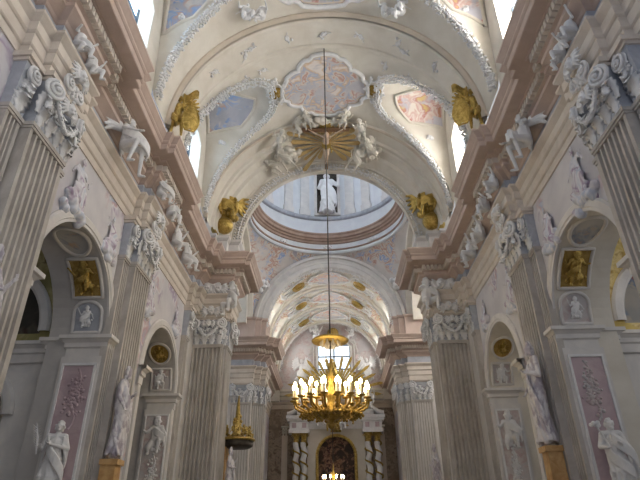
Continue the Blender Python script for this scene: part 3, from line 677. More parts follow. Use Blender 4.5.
rg_gold = relief_mesh('g', gold, h=1.0, w_=.75, vox=.014); rg_gold2 = relief_mesh('g2', gold, h=.62, w_=.5, vox=.012); rw1 = relief_mesh('w1', white, h=.6, w_=.5, vox=.014); rw2 = relief_mesh('w2', white, h=.8, w_=.5, vox=.014); rw3 = relief_mesh('w3', white, h=1.4, w_=.6)
ovalf = fresco('oval_panel_fresco', (.46, .46, .46), (.54, .53, .50), [(.50, .46, .40), (.30, .34, .42), (.55, .40, .28)], 1.8, .5, 1.2)
nimp = 0
for s in (-1, 1):
    sd = LR[s]
    for nm, yc, r in (('wide', A1, RA1), ('narrow', A2, RA2)):
        tag(obj('archivolt', archivolt(yc, r, s), pale), 'pale moulded surround of the %s arch in the %s nave wall' % (nm, sd), 'arch moulding')
        for e in (1, -1):
            yj = yc+e*r
            tag(obj('impost_moulding', impost(yj, e, s), pale), 'pale moulded impost on the %s side of the %s arch, %s nave wall' % ('altar' if e > 0 else 'camera', nm, sd), 'moulding')
        # pier facing under the far springing
        t = thing('pier_panel', ('rose marble' if nm == 'wide' else 'cream relief')+' panel on the pier under the %s arch, %s side' % (nm, sd), 'panel')
        y = yc+r; pm = MB().box((s*6.42, y-.10, FL), (s*7.55, y+.02, IMP-.6)); obj('surround', pm, pale, t)
        obj('inset', MB().box((s*6.54, y-.115, FL+1), (s*7.42, y-.10, IMP-.85)), pinkpanel if nm == 'wide' else relieffresco, t)
        fr = MB()
        for a, b in (((6.50, FL+1), (6.56, IMP-.87)), ((7.40, FL+1), (7.46, IMP-.87)), ((6.50, IMP-.87), (7.46, IMP-.8))): fr.box((s*a[0], y-.16, a[1]), (s*b[0], y-.09, b[1]))
        obj('frame', fr, white, t)
        rl = MB(); rg = rnd(7+s)
        if nm == 'wide': rl.tube([(.1*math.sin(q), 0, -.8+q*.16) for q in range(11)], .03, 6); lumps(rl, (0, 0, 0), (.3, .02, .75), 110, .045, rg); obj('floral_relief', rl, pinkpanel if s < 0 else relieffresco, t, True, loc=(s*6.93, y-.12, 3.2)); obj
        else: link('relief_putto', rw3, t, (s*6.93, y-.14, 3.3)); rl.tube([(.1*math.sin(q), 0, -.8+q*.16) for q in range(11)], .03, 6); lumps(rl, (0, 0, 0), (.24, .03, .8), 90, .045, rg); obj('floral_relief', rl, white, t, True, loc=(s*6.93, y-.12, 1.9))
        if nm == 'wide':
            soffit_panel(s, yc, r, 15, 12, 6.64, 7.46, None, bluegrey if s < 0 else relieffresco, 'arch', 'niche_relief', 'small arched grey relief niche just above the impost of the %s wide arch' % sd, 'relief', rw1)
            soffit_panel(s, yc, r, 46, 16, 6.62, 7.48, None, goldground, 'rect', 'gilded_relief', 'gilded putto relief panel on the soffit of the %s wide arch' % sd, 'relief', rg_gold)
            soffit_panel(s, yc, r, 82, 17, 6.62, 7.48, None, ovalf, 'round', 'painted_oval', 'oval painted panel at the top of the %s wide arch soffit' % sd, 'painting')
        else:
            soffit_panel(s, yc, r, 17, 12, 6.62, 7.42, None, relieffresco, 'rect', 'stucco_relief', 'pale stucco relief above the impost of the %s narrow arch' % sd, 'relief', rw2)
            soffit_panel(s, yc, r, 49, 14, 6.62, 7.46, None, goldground, 'round', 'gilded_medallion', 'round gilded medallion on the soffit of the %s narrow arch' % sd, 'medallion', rg_gold2)
    # chapel interiors
    for q, yc in enumerate((15.0, 22.4)):
        where = 'wide' if q == 0 else 'narrow'
        mb = MB(); 
        tag(obj('chapel_painting', MB().box((s*8.7, yc+.82, IMP+.3), (s*12.8, yc+.86, 7.5)), chapelfresco if s > 0 else chapeldark), ('blue and red fresco' if s > 0 else 'dark painting')+' in the chapel seen through the %s %s arch' % (sd, where), 'painting')
        rows = []; prof = [(2.03, 0), (2.03, .1), (2.1, .14), (2.3, .14), (2.36, .06), (2.36, 0)]
        for i in range(33):
            a = PI*i/32; rows.append([(s*(10.75+r_*math.cos(a)), yc-o, IMP+.35+r_*math.sin(a)) for r_, o in prof])
        tag(obj('chapel_arch', MB().grid(rows), pale), 'pale moulded chapel arch seen through the %s %s arch' % (sd, where), 'arch moulding')
        rows = []
        for i in range(33):
            a = PI*i/32; rows.append([(s*(10.3+(r_-.9)*math.cos(a)), yc-o, 2.9+(r_-.9)*math.sin(a)) for r_, o in prof])
        tag(obj('doorway_arch', MB().grid(rows), pale), 'pale doorway arch low in the chapel through the %s %s arch' % (sd, where), 'arch moulding')
    # piers' inner pilaster beside chapel
    struct('trim_pier_%s' % sd, MB().box((s*7.42, A1+RA1+.1, FL), (s*8.12, A1+RA1+.5, IMP+4.2)).box((s*7.42, A2+RA2+.1, FL), (s*8.12, A2+RA2+.55, IMP+4.2)), pale)
# ---------------------------------------------------------------- ceiling ornament
def recol(me, m): c = me.copy(); c.materials.clear(); c.materials.append(m); return c
def cyl(a, y, off=0, R=RV): a = math.radians(a); return Vector(((R-off)*math.cos(a), y, SP+(R-off)*math.sin(a)))
def axis_n(R=RV): return lambda p: Vector((-p.x, 0, SP-p.z)).normalized()
def groin(s, yc, w0, R=RV, tt=TT, off=.03):
    pts = []
    for i in range(-24, 25):
        d = math.sin(PI/2*i/24); g = tt*(1-abs(d)**4)**.6
        pts.append(Vector((s*(R-off)*math.cos(g), yc+w0*d, SP+(R-off)*math.sin(g))))
    # even the spacing
    out = [pts[0]]
    for p in pts[1:]:
        while (p-out[-1]).length > .22: out.append(out[-1]+(p-out[-1]).normalized()*.2)
    return out
for yc, w0, n in BAYS:
    if n is None: continue
    for s in (-1, 1):
        where = 'far bay with the crucifix' if n == 2 else 'near bay at photo top'
        g = garland(groin(s, yc, w0, off=.10), axis_n(), .50, .125, n*3+s)
        tag(obj('stucco_garland', g, white, None, True), 'leafy stucco garland edging the %s lunette, %s' % (LR[s], where), 'garland')
        # painted panel on the lunette web
        t = thing('lunette_painting', 'framed %s figure fresco on the %s lunette web, %s' % ('blue' if s < 0 else 'red', LR[s], where), 'painting')
        m_ = bluefresco if s < 0 else redfresco
        poly = [(.65, .97), (-.42, .68), (.15, .24), (1.45, .30), (1.58, .95)]
        if n == 1: poly = [(.4, .97), (-.6, .7), (0, .2), (1.72, .2), (1.84, .9)]
        def W(y, k, off): p = lun_pt(s, yc, w0, yc+y, k, off); return p
        edge = []
        for i in range(len(poly)):
            a, b = poly[i], poly[(i+1) % len(poly)]
            for q in range(6): edge.append((a[0]+(b[0]-a[0])*q/6, a[1]+(b[1]-a[1])*q/6))
        cx = sum(p[0] for p in edge)/len(edge); ck = sum(p[1] for p in edge)/len(edge)
        rings = [[W(cx+(y-cx)*f, ck+(k_-ck)*f, .05) for y, k_ in edge] for f in (.01, .35, .7, 1)]
        obj('painted_panel', MB().grid(rings, False, True), m_, t, True)
        obj('frame', MB().tube([W(y, k_, .06) for y, k_ in edge], .07, 6, closed=True), cream, t, True)
        lm = MB(); rg = rnd(3+n); 
        lumps(lm, W(1.72, .5, .1), (.16, .22, .05), 22, .08, rg)
        tag(obj('stucco_spray', lm, white, None, True), 'small stucco leaf spray beside the %s lunette painting, %s' % (LR[s], where), 'stucco ornament')
def outline(kind, N=96):
    out = []
    for i in range(N):
        a = 2*PI*i/N; c, s_ = math.cos(a), math.sin(a)
        r = .80+.20*abs(math.cos(2*a))**.6
        if .13 < abs(math.sin(2*a)) and abs(abs(math.sin(2*a))-.62) < .12: r -= .05
        out.append((c*r, s_*r))
    return out
def ceiling_patch(name, label, cx_deg, y0, hx, hy, m, mf, off=.06, fr=.10, kind='cart'):
    t = thing(name, label, 'painting'); O = outline(kind) if kind == 'cart' else [(math.cos(2*PI*i/32), math.sin(2*PI*i/32)) for i in range(32)]
    def S(u, v, o): a = math.radians(cx_deg)+u*hx/RV; return Vector(((RV-o)*math.cos(a), y0+v*hy, SP+(RV-o)*math.sin(a)))
    obj('painted_ground', MB().grid([[S(u*f, v*f, off) for u, v in O] for f in (.01, .25, .5, .75, 1)], False, True), m, t, True)
    obj('frame', MB().tube([S(u, v, off) for u, v in O], fr, 8, closed=True), mf, t, True)
    obj('inner_moulding', MB().tube([S(u*.93, v*.93, off) for u, v in O], fr*.35, 6, closed=True), ochre, t, True)
    return t
ceiling_patch('ceiling_painting', 'lobed ceiling fresco of red and blue figures above the crucifix', 90, 18.65, 2.15, 2.0, cartfresco, white)
ceiling_patch('ceiling_painting', 'lobed ceiling fresco cut off by the top edge of the photo', 90, 11.7, 3.4, 2.55, cartfresco, white)
# gilded medallions at the lunette tips
med = thing('gilded_medallion', '', 'medallion'); mm = MB().lathe([(.001, .08), (.2, .07), (.26, .03), (.30, .07), (.34, .0)], n=24); rg = rnd(9); lumps(mm, (0, 0, .08), (.18, .18, .02), 16, .05, rg); obj('disc', mm, dgold, med, True)
def normal_frame(p, n, up=(0, -1, 0)):
    n = Vector(n).normalized(); x = Vector(up).cross(n).normalized(); y = n.cross(x)
    M = Matrix((x, y, n)).transposed().to_4x4(); M.translation = p; return M
first = True
for yc, where, R_, tt in ((18.5, 'far bay', RV, 66), (11.2, 'near bay', RV, 66)):
    for s in (-1, 1):
        o = med if first else dup(med); first = False
        p = cyl(90-s*(90-tt), yc, .06); p = Vector((s*abs(p.x), yc, p.z)); o.matrix_world = normal_frame(p, axis_n()(p))
        o['label'] = 'round gilded medallion at the tip of the %s lunette, nave %s' % (LR[s], where)
        g = MB(); rg = rnd(int(yc)+s)
        g.tube([p+Vector((0, .6*math.cos(q*.52), 0))+Vector((.4*math.sin(q*.52), 0, 0)) for q in range(13)], .04, 5)
        for q in range(7):
            a = rg.uniform(0, 6.28); lumps(g, p+Vector((-s*.0+math.cos(a)*.45, math.sin(a)*.75, -.0-s*math.cos(a)*0))+Vector((0, 0, -.0)), (.12, .2, .06), 7, .07, rg)
        vs_ = []
        for v in g.v:
            v = Vector(v); d = Vector((v.x, 0, v.z-SP)); L = d.length; d = d/L*min(max(L, RV-.16), RV+.02); vs_.append((d.x, v.y, d.z+SP))
        g.v = vs_; tag(obj('stucco_spray', g, white, None, True), 'stucco leaves around the %s gilded ceiling medallion, nave %s' % (LR[s], where), 'stucco ornament')
# flower sprays on the rib
fl = MB(); rg = rnd(12); lumps(fl, (0, 0, 0), (.26, .22, .02), 14, .055, rg)
fl.tube([(-.3, -.1, 0), (0, .05, .03), (.32, .0, 0)], .02, 5)
spr = None
for i, (a, y) in enumerate([(22, 15.5), (38, 15.4), (54, 15.6), (57, 15.3), (74, 15.5), (90, 15.5), (106, 15.5), (123, 15.4), (126, 15.6), (142, 15.4), (158, 15.5), (50, 17.0), (128, 17.0), (62, 16.9), (118, 16.9)]):
    if spr is None: spr = tag(obj('stucco_flower', fl, white, None, True), 'small stucco flower spray on the wide ceiling rib', 'stucco ornament', 'stucco flower sprays on the ceiling rib'); o = spr
    else: o = dup(spr)
    p = cyl(a, y, .17 if y < 16.3 else .03); o.matrix_world = normal_frame(p, axis_n()(p)) @ Matrix.Rotation(i*1.3, 4, 'Z')
    if y > 16.3: o['label'] = 'small stucco flower spray on the far bay ceiling just past the wide rib'; o['group'] = 'stucco flower sprays past the rib'
# arch garlands
def semi(r, y, n=90, x0=0, sp=SP): return [Vector((x0+r*math.cos(PI*i/n), y, sp+r*math.sin(PI*i/n))) for i in range(n+1)]
tag(obj('stucco_garland', garland(semi(4.67, 23.62), (0, -1, 0), .44, .12, 5), white, None, True), 'leafy stucco garland round the crossing arch below the crucifix', 'garland')
tag(obj('stucco_garland', garland(semi(4.52, 36.3), lambda p: Vector((-p.x*.7, -4.5, (SP-p.z)*.7)).normalized(), .34, .12, 6), white, None, True), 'leafy stucco garland round the chancel arch beyond the dome', 'garland')
for i, y in enumerate((40.4, 44.6, 48.5)):
    tag(obj('stucco_garland', garland(semi(4.66, y), lambda p: Vector((-p.x, 0, SP-p.z)).normalized(), .26, .12, 7+i), white, None, True), ('first', 'second', 'last')[i]+' garlanded rib of the chancel vault counted from the dome', 'garland')
# chancel vault medallions and stucco
for bi, yc in enumerate(CB):
    for s in (-1, 1):
        o = dup(med); a = math.radians(59); p = Vector((s*4.72*math.cos(a), yc, SP+4.72*math.sin(a))); o.matrix_world = normal_frame(p, axis_n()(p)) @ Matrix.Scale(1.7, 4)
        o['label'] = '%s gilded medallion on the %s side of the chancel vault, counted from the dome' % (('first', 'second', 'third')[bi], LR[s])
        g = MB(); rg = rnd(bi*2+s+20); g.tube([(s*4.82*math.cos(math.radians(56+14*math.sin(q*2.2))), yc-1.1+q*.22, SP+4.82*math.sin(math.radians(56+14*math.sin(q*2.2)))) for q in range(11)], .06, 6)
        for q in range(9):
            th = math.radians(56+rg.uniform(-16, 16)); yy = yc+rg.uniform(-1.1, 1.1); pp = Vector((s*4.82*math.cos(th), yy, SP+4.82*math.sin(th))); lumps(g, pp, (.16, .22, .16), 7, .085, rg)
        tag(obj('stucco_spray', g, white, None, True), 'stucco scrollwork round the %s %s medallion of the chancel vault' % (('first', 'second', 'third')[bi], LR[s]), 'stucco ornament')
    ct = MB(); O = outline('c', 64); ct.tube([(4.78*math.cos(PI/2+u*1.7/4.8), yc+v*1.2, SP+4.78*math.sin(PI/2+u*1.7/4.8)) for u, v in O], .08, 6, closed=True)
    t = thing('chancel_ceiling_painting', '%s red and cream fresco along the crown of the chancel vault' % ('first', 'second', 'third')[bi], 'painting'); obj('frame', ct, white, t, True)
    obj('painted_ground', MB().grid([[(4.80*math.cos(PI/2+u*f*1.7/4.8), yc+v*f*1.2, SP+4.80*math.sin(PI/2+u*f*1.7/4.8)) for u, v in O] for f in (.01, .5, 1)], False, True), cartfresco, t, True)

# ---------------------------------------------------------------- sculpture
def putti(i, loc, rz, label, sc_=1.0, m=None, name='putto', cat='statue', group=None):
    me = PUT[i % 4] if m is None else recol(PUT[i % 4], m)
    return tag(link(name, me, None, loc, rz, sc_), label, cat, group)
ANG = sculpt(figure(dict(SIT, h0=(.62, -.25, .55), e0=(.45, -.1, .72), h1=(-.35, -.45, .65), k1=(-.25, -.42, .40), f1=(-.30, -.30, -.25), f0=(.30, -.38, -.3)), robe=False, wings=1.0, cloak=2, seed=11), 'angel', white, .02, 1)
for s in (-1, 1):
    sd = LR[s]; rz = PI/2 if s < 0 else -PI/2
    tag(link('winged_angel', ANG, None, (s*6.0, 12.3 if s < 0 else 12.5, 9.6), rz, 1.15), 'white winged stucco angel sitting on the %s entablature above the wide arch' % sd, 'statue')
    putti(0, (s*5.92, 8.75, 9.98), rz, 'white putto on the %s frieze, the upper of two near the photo top' % sd, .72)
    putti(1, (s*5.92, 9.45, 9.98), rz, 'white putto on the %s frieze, the lower of two near the photo top' % sd, .70)
    putti(2, (s*5.80, 15.2, 9.98), rz, 'white putto on the %s frieze over the second wide pilaster' % sd, .8)
    putti(3, (s*5.85, 16.6, 9.95), rz, 'white putto on the %s frieze just past the second wide pilaster' % sd, .85)
    putti(1, (s*6.15, 18.6, 9.80), rz, 'white putto sitting on the %s frieze above the narrow arch, nearer one' % sd, 1.0)
    putti(0, (s*6.15, 20.2, 9.80), rz, 'white winged putto on the %s frieze beside the crossing pier' % sd, 1.05)
    putti(3, (s*4.62, 23.35, 8.9), 0.5*s, 'white putto hanging at the inner corner of the %s crossing pier' % sd, 1.25)
    t = thing('cherub_wreath', 'stucco wreath with two cherub heads on the frieze of the %s crossing pier' % sd, 'stucco ornament', (s*5.6, 23.3, 10.22))
    for q in (-1, 1): link('cherub_head', CHERUB, t, (q*.26, -.06, .05), 0, 1.5)
    g = MB(); rg = rnd(31); garland([(-.6, 0, .05), (-.4, 0, -.28), (0, 0, -.34), (.4, 0, -.28), (.6, 0, .05)], (0, -1, 0), .2, .08, 3, mb=g); obj('leaf_swag', g, white, t, True)
    # big swag over the crossing capital architrave
    t = thing('cherub_swag', 'stucco cherub head and swag on the architrave of the %s crossing pier' % sd, 'stucco ornament', (s*5.55, 23.28, 9.2))
    link('cherub_head', CHERUB, t, (0, -.10, -.12), 0, 1.35); g = MB(); garland([(-.55, 0, .25), (-.3, 0, .02), (0, 0, -.06), (.3, 0, .02), (.55, 0, .25)], (0, -1, 0), .14, .07, 4, mb=g); obj('leaf_swag', g, white, t, True)
    # corner scroll brackets below the wide capitals of the nave pilasters
    for nm, yy in (('nearest', 9.0), ('second', 15.6)):
        g = MB(); rg = rnd(8); t = thing('cartouche_bracket', 'scrolled stucco cartouche over the capital of the %s wide %s pilaster' % (nm, sd), 'stucco ornament', (s*5.98, yy, 8.95), rz)
        b_ = MB(); spiral(b_, (-.22, -.12, .12), .20, 1.8, 1, (1, 0, 0), (0, 0, 1), (0, -1, 0), .045); spiral(b_, (.22, -.12, .12), .20, 1.8, -1, (1, 0, 0), (0, 0, 1), (0, -1, 0), .045); obj('scroll_pair', b_, white, t, True)
        lumps(g, (0, -.1, .1), (.36, .08, .34), 34, .06, rg); obj('leaf_cluster', g, white, t, True); link('cherub_head', CHERUB, t, (0, -.2, .55), 0, 1.1)

# marble figures standing before the pilasters
ST = [sculpt(figure(dict(h0=(.12, -.30, 1.22), h1=(-.30, -.22, .95), hea=(.02, -.05, 1.66)), hair=2, cloak=3, seed=3), 'body', veined, .018, 1),
      sculpt(figure(dict(h0=(.34, -.26, 1.35), e0=(.36, -.05, 1.2), h1=(-.1, -.30, 1.12), hea=(-.03, -.05, 1.66)), hair=2, cloak=3, seed=8), 'body', veined, .018, 1)]
def pil_statue(s, x, y, ztop, rz, k, label, h=2.25):
    t = thing('marble_statue', label, 'statue', (x, y, ztop-h), rz)
    link('figure', ST[k % 2], t, (0, .06, 0), 0, (h/1.8*.72, h/1.8*.62, h/1.8))
    pm = MB().box((-.21, -.12, -.95), (.21, .28, -.12)).box((-.26, -.18, -.14), (.26, .30, 0)).box((-.26, -.18, -1.1), (.26, .30, -.93)); pm.box((-.21, -.1, FL-(ztop-h)), (.21, .30, -1.08))
    obj('pedestal', pm, ambermarble, t); return t
for s in (-1, 1):
    rz = PI/2 if s < 0 else -PI/2; sd = LR[s]
    pil_statue(s, s*5.80, 15.0 if s < 0 else 15.25, 4.2 if s < 0 else 4.8, rz, 0, 'veined marble saint on an amber pedestal before the second wide %s pilaster' % sd, 2.5 if s < 0 else 2.9)
    if s < 0: pil_statue(s, s*5.78, 8.15, 4.5, rz, 1, 'veined marble saint before the nearest wide left pilaster at the photo edge', 2.3)
    pil_statue(s, s*4.35, 24.3, 3.2, rz, s, 'veined marble saint before the inner face of the %s crossing pier' % sd, 2.2)
    pil_statue(s, s*6.4, 35.5, 3.4, 0, 0, 'veined marble saint before the %s chancel pier across the crossing' % sd, 2.2)
# saints against the wide arch piers
sa = sculpt(figure(dict(h1=(-.30, -.22, 1.15), e1=(-.33, 0, 1.12), h0=(-.05, -.30, 1.22), hea=(.03, -.05, 1.68)), hair=2, cloak=3, seed=21), 'body', white, .016, 1)
t = thing('saint_statue', 'white female saint holding a palm branch against the left wide-arch pier', 'statue', (-7.0, 14.05, .72)); link('figure', sa, t, rz=.25, scale=1.0)
pm = MB(); pm.tube([(-.32, -.25, 1.0), (-.38, -.25, 1.4), (-.50, -.22, 1.75)], [.02, .03, .012], 6)
for i in range(9):
    z = 1.15+i*.06; 
    for e in (-1, 1): pm.tube([(-.33-i*.018, -.25, z), (-.33-i*.018+e*.10, -.25, z+.08)], [.014, .005], 5)
obj('palm_branch', pm, white, t, True); obj('pedestal', MB().box((-.4, -.35, FL-.72), (.4, .33, -.1)).box((-.46, -.4, -.12), (.46, .33, 0)), pale, t)
sb = sculpt(figure(dict(h0=(.10, -.30, 1.18), h1=(-.22, -.28, 1.10), hea=(.02, -.06, 1.67), k0=(.20, -.22, .62)), hair=2, cloak=4, seed=33, fat=1.12), 'body', white, .016, 1)
t = thing('saint_statue', 'white robed saint leaning with a veiled head against the right wide-arch pier', 'statue', (6.95, 14.05, .58)); link('figure', sb, t, rz=-.2, scale=1.0)
lm = MB(); rg = rnd(5); lm.tube([(-.22, -.28, 1.1), (-.32, -.24, 1.4), (-.38, -.2, 1.58)], .022, 6); lumps(lm, (-.40, -.2, 1.64), (.12, .08, .09), 14, .05, rg); obj('flower_stem', lm, white, t, True)
obj('pedestal', MB().box((-.4, -.35, FL-.58), (.4, .33, -.1)).box((-.46, -.4, -.12), (.46, .33, 0)), pale, t)

# gilded angels on the attic
def gold_angel(kind, seed):
    if kind == 0:
        mb = figure(dict(SIT, h0=(.30, -.38, .70), h1=(-.20, -.30, 1.45), e1=(-.36, -.15, 1.18), che=(.03, -.08, .78), hea=(.06, -.12, 1.14), f0=(.28, -.55, -.15)), robe=False, wings=1.0, cloak=4, seed=seed)
        lumps(mb, (0, 0, .25), (.5, .3, .22), 26, .11, rnd(seed))
    else:
        mb = figure(dict(h0=(.42, -.30, 1.25), e0=(.42, -.1, 1.2), h1=(-.34, -.25, 1.0), che=(0, -.05, 1.28), k0=(.2, -.25, .55), f0=(.22, -.1, .1)), robe=False, wings=.9, cloak=3, seed=seed)
    return sculpt(mb, 'angel_body', gold, .018, 0)
ga0, ga1 = gold_angel(0, 41), gold_angel(1, 47)
for s in (-1, 1):
    sd = LR[s]
    t = thing('gilded_angel', 'gilded angel seated on a globe beside the %s foot of the crossing arch' % sd, 'statue', (s*5.28, 22.95, 13.0), -s*.25)
    link('angel_body', ga0, t, (0, -.10, .55), 0, (1.62*(-s), 1.6, 1.6)); gl = MB(); gl.ell((-s*.05, -.25, .42), .44, nu=24, nv=16); gl.ell((s*.30, -.05, .30), (.30, .3, .3), nu=16, nv=12); obj('globe', gl, gold, t, True)
    t = thing('gilded_angel', 'gilded angel with a shield before the %s end of the wide ceiling rib' % sd, 'statue', (s*5.5, 14.85, 12.15), -s*.5)
    link('angel_body', ga1, t, (0, 0, .35), s*.3, (1.1*(-s), 1.1, 1.1))
    sh = MB(); rows = []
    for i in range(9):
        v = i/8; wv = .30*math.sin(PI*(.18+.72*v)); rows.append([(-s*.42+wv*u, -.42-.08*(1-u*u), .55+1.15*v) for u in (-1, -.5, 0, .5, 1)])
    sh.grid(rows); sh.tube([r[0] for r in rows]+[r[-1] for r in rows[::-1]], .04, 6, closed=True); obj('shield', sh, gold, t, True)
    bn = MB(); rows = []
    for i in range(10):
        v = i/9; rows.append([(-s*(.1+.5*v)+.0, -.25+.12*math.sin(v*6), 2.1+.35*v+u*(.22-.05*v)) for u in (-1, 0, 1)])
    bn.grid(rows); bn.tube([r[0] for r in rows]+[r[-1] for r in rows[::-1]], .035, 6, closed=True); obj('banner', bn, gold, t, True)
# stucco putti at the near lunette tips
for s in (-1, 1):
    putti(0, (s*3.0, 13.6, 17.0), -s*.6, 'white stucco putto flying beside the %s lunette at the photo top, the outer one' % LR[s], .85)
    putti(1, (s*2.4, 13.9, 17.35), s*.5, 'white stucco putto flying beside the %s lunette at the photo top, the inner one' % LR[s], .75)

# crucifix under the vault
up = Vector((0, -.879, .476)); fr_ = Vector((0, .476, .879))
MC = Matrix(((1, 0, 0), (0, fr_.y, up.y), (0, fr_.z, up.z))).to_4x4(); MC.translation = Vector((0, 23.15, 17.1))
t = tag(link('crucifix', None, None), 'carved crucifix with a pale Christ hanging over the crossing arch', 'crucifix'); t.matrix_world = MC
obj('cross_upright', MB().box((-.09, -.06, 0), (.09, .06, 2.75)), wood, t)
bar = MB(); bar.add([(-1.2, -.06, 2.12), (1.2, -.06, 2.12), (1.2, .06, 2.12), (-1.2, .06, 2.12), (-1.25, -.06, 2.32), (1.25, -.06, 2.32), (1.25, .06, 2.32), (-1.25, .06, 2.32)], [(0, 3, 2, 1), (4, 5, 6, 7), (0, 1, 5, 4), (1, 2, 6, 5), (2, 3, 7, 6), (3, 0, 4, 7)]); obj('cross_beam', bar, wood, t)
ob = MB().box((-.28, -.14, 2.40), (.28, -.07, 2.74)); rg = rnd(2); lumps(ob, (0, -.15, 2.57), (.26, .03, .14), 10, .05, rg); obj('inscription_board', ob, gold, t)
JC = dict(pel=(0, 0, 1.0), che=(0, -.05, 1.35), nec=(0, -.05, 1.56), hea=(.03, -.16, 1.66), s0=(.19, -.04, 1.52), e0=(.50, 0, 1.66), h0=(.80, .02, 1.82), s1=(-.19, -.04, 1.52), e1=(-.50, 0, 1.66), h1=(-.80, .02, 1.82),
          p0=(.09, 0, .95), k0=(.09, -.16, .52), f0=(.03, -.02, .08), p1=(-.09, 0, .95), k1=(-.06, -.17, .50), f1=(-.03, -.06, .08))
cb = sculpt(figure(JC, robe=False, cloak=0, hair=2, seed=5), 'body', flesh, .016, 1); c = link('body', cb, t, (0, -.16, .42), 0, 1.0)
lc = MB(); 
for q in range(6): lc.tube([(-.2, -.02, .92+q*.035), (0, -.19, .86+q*.045), (.22, -.02, .94+q*.03)], .035, 6)
lc.tube([(.2, -.05, .98), (.30, -.1, .80), (.27, -.1, .62)], [.06, .05, .03], 6); o = obj('loincloth', lc, gold, c, True)
# rays behind the cross: gilded blades in one tilted plane
rt_ = thing('gilded_rays', 'burst of flat gilded rays behind the crucifix', 'ornament'); rt_.matrix_world = MC
rg = rnd(14)
for i in range(22):
    a = -2.4+i*.225 if i < 22 else 0; a = -.75+i*(2*PI-1.0)/22+ .0; L = rg.uniform(1.3, 2.05)*(1.0 if abs(math.cos(a)) > .5 else .62)
    c0 = Vector((0, .10+.012*(i % 3), 1.45)); d = Vector((math.cos(a), 0, math.sin(a))); n = Vector((-d.z, 0, d.x))
    wv = rg.uniform(.08, .15); b_ = MB().add([c0, c0+d*L-n*wv, c0+d*(L+.1), c0+d*L+n*wv, c0+Vector((0, .04, 0)), c0+d*L-n*wv+Vector((0, .04, 0)), c0+d*(L+.1)+Vector((0, .04, 0)), c0+d*L+n*wv+Vector((0, .04, 0))], [(0, 1, 2, 3), (7, 6, 5, 4), (0, 4, 5, 1), (1, 5, 6, 2), (2, 6, 7, 3), (3, 7, 4, 0)])
    obj('ray', b_, rayochre, rt_)
# clouds and angels round the crucifix

def cloud(loc, r, n, seed, label):
    g = MB(); rg = rnd(seed); lumps(g, (0, 0, 0), r, n, .16, rg); return tag(link('stucco_cloud', sculpt(g, 'cloud', cream, .035, 1), None, loc), label, 'stucco ornament')
tiltM = MC.to_3x3()
def tilt_put(i, loc, rz, sc_, label, adult=False, m=None):
    me = ANG if adult else PUT[i % 4]; me = recol(me, m or cream); o = tag(link('winged_angel' if adult else 'putto', me), label, 'statue')
    M = Matrix.Translation(loc) @ tiltM.to_4x4() @ Matrix.Rotation(rz, 4, 'Y') @ Matrix.Scale(sc_, 4); o.matrix_world = M; return o
tilt_put(0, (-1.95, 22.7, 17.25), -.5, .95, 'stucco angel adoring at the left of the crucifix, the larger one', True)
tilt_put(1, (-2.6, 21.6, 17.3), .4, .85, 'stucco putto at the upper left of the crucifix')
tilt_put(2, (-1.5, 21.3, 18.0), .2, .75, 'stucco putto between the crucifix and the left ceiling garland')
tilt_put(3, (-2.5, 23.1, 17.0), -.9, .8, 'stucco putto at the lowest left of the crucifix group')
tilt_put(0, (1.35, 23.0, 17.3), .45, .95, 'stucco angel kneeling at the right foot of the crucifix, the larger one', True)
tilt_put(2, (2.5, 22.3, 17.2), -.4, .85, 'stucco putto at the far right of the crucifix group')
tilt_put(1, (1.9, 21.5, 17.8), -.2, .8, 'stucco putto at the upper right of the crucifix')
tilt_put(0, (.85, 20.9, 18.1), .2, .7, 'stucco putto above the crucifix inscription, right one')
tilt_put(3, (-.85, 20.9, 18.1), -.2, .7, 'stucco putto above the crucifix inscription, left one')
cloud((-2.1, 22.4, 17.55), (.85, .7, .28), 60, 1, 'lumpy stucco cloud left of the crucifix')
cloud((2.2, 22.4, 17.55), (.75, .7, .28), 60, 2, 'lumpy stucco cloud right of the crucifix')
cloud((0, 20.8, 18.35), (.9, .35, .14), 34, 3, 'stucco cloud bank above the crucifix inscription')

# painted stucco figures over the arches
def spandrel(s, y, z, seed, label, h=1.5):
    mb = MB(); f = figure(dict(putto_j(seed)), robe=True, child=False, cloak=2, fingers=False, seed=seed); k = h/1.35
    mb.join(f, Matrix.Diagonal((k, k*.17, k, 1))); rg = rnd(seed); lumps(mb, (0, 0, .05), (.55*k, .08, .35*k), 34, .14, rg)
    t = link('painted_stucco_figure', sculpt(mb, 'figure', wallfig, .03, 1), None, (s*6.44, y, z), PI/2 if s < 0 else -PI/2); return tag(t, label, 'relief')
wallfig = fresco('painted_relief', (.60, .58, .62), (.70, .68, .72), [(.74, .74, .78), (.40, .30, .42), (.74, .73, .76), (.54, .58, .68), (.76, .74, .74)], .9, .44, .9)
for s in (-1, 1):
    sd = LR[s]
    spandrel(s, 11.2, 7.25, 51, 'painted stucco figure on a cloud over the crown of the wide %s arch' % sd, 1.6)
    spandrel(s, 13.55, 7.15, 52, 'painted stucco figure between the wide arch and second %s pilaster' % sd, 1.3)
    spandrel(s, 17.45, 6.9, 53, 'painted stucco figure past the second pilaster above the narrow %s arch' % sd, 1.5)
    spandrel(s, 20.9, 7.35, 54, 'painted stucco figure between the narrow arch and crossing pier, %s' % sd, 1.2)

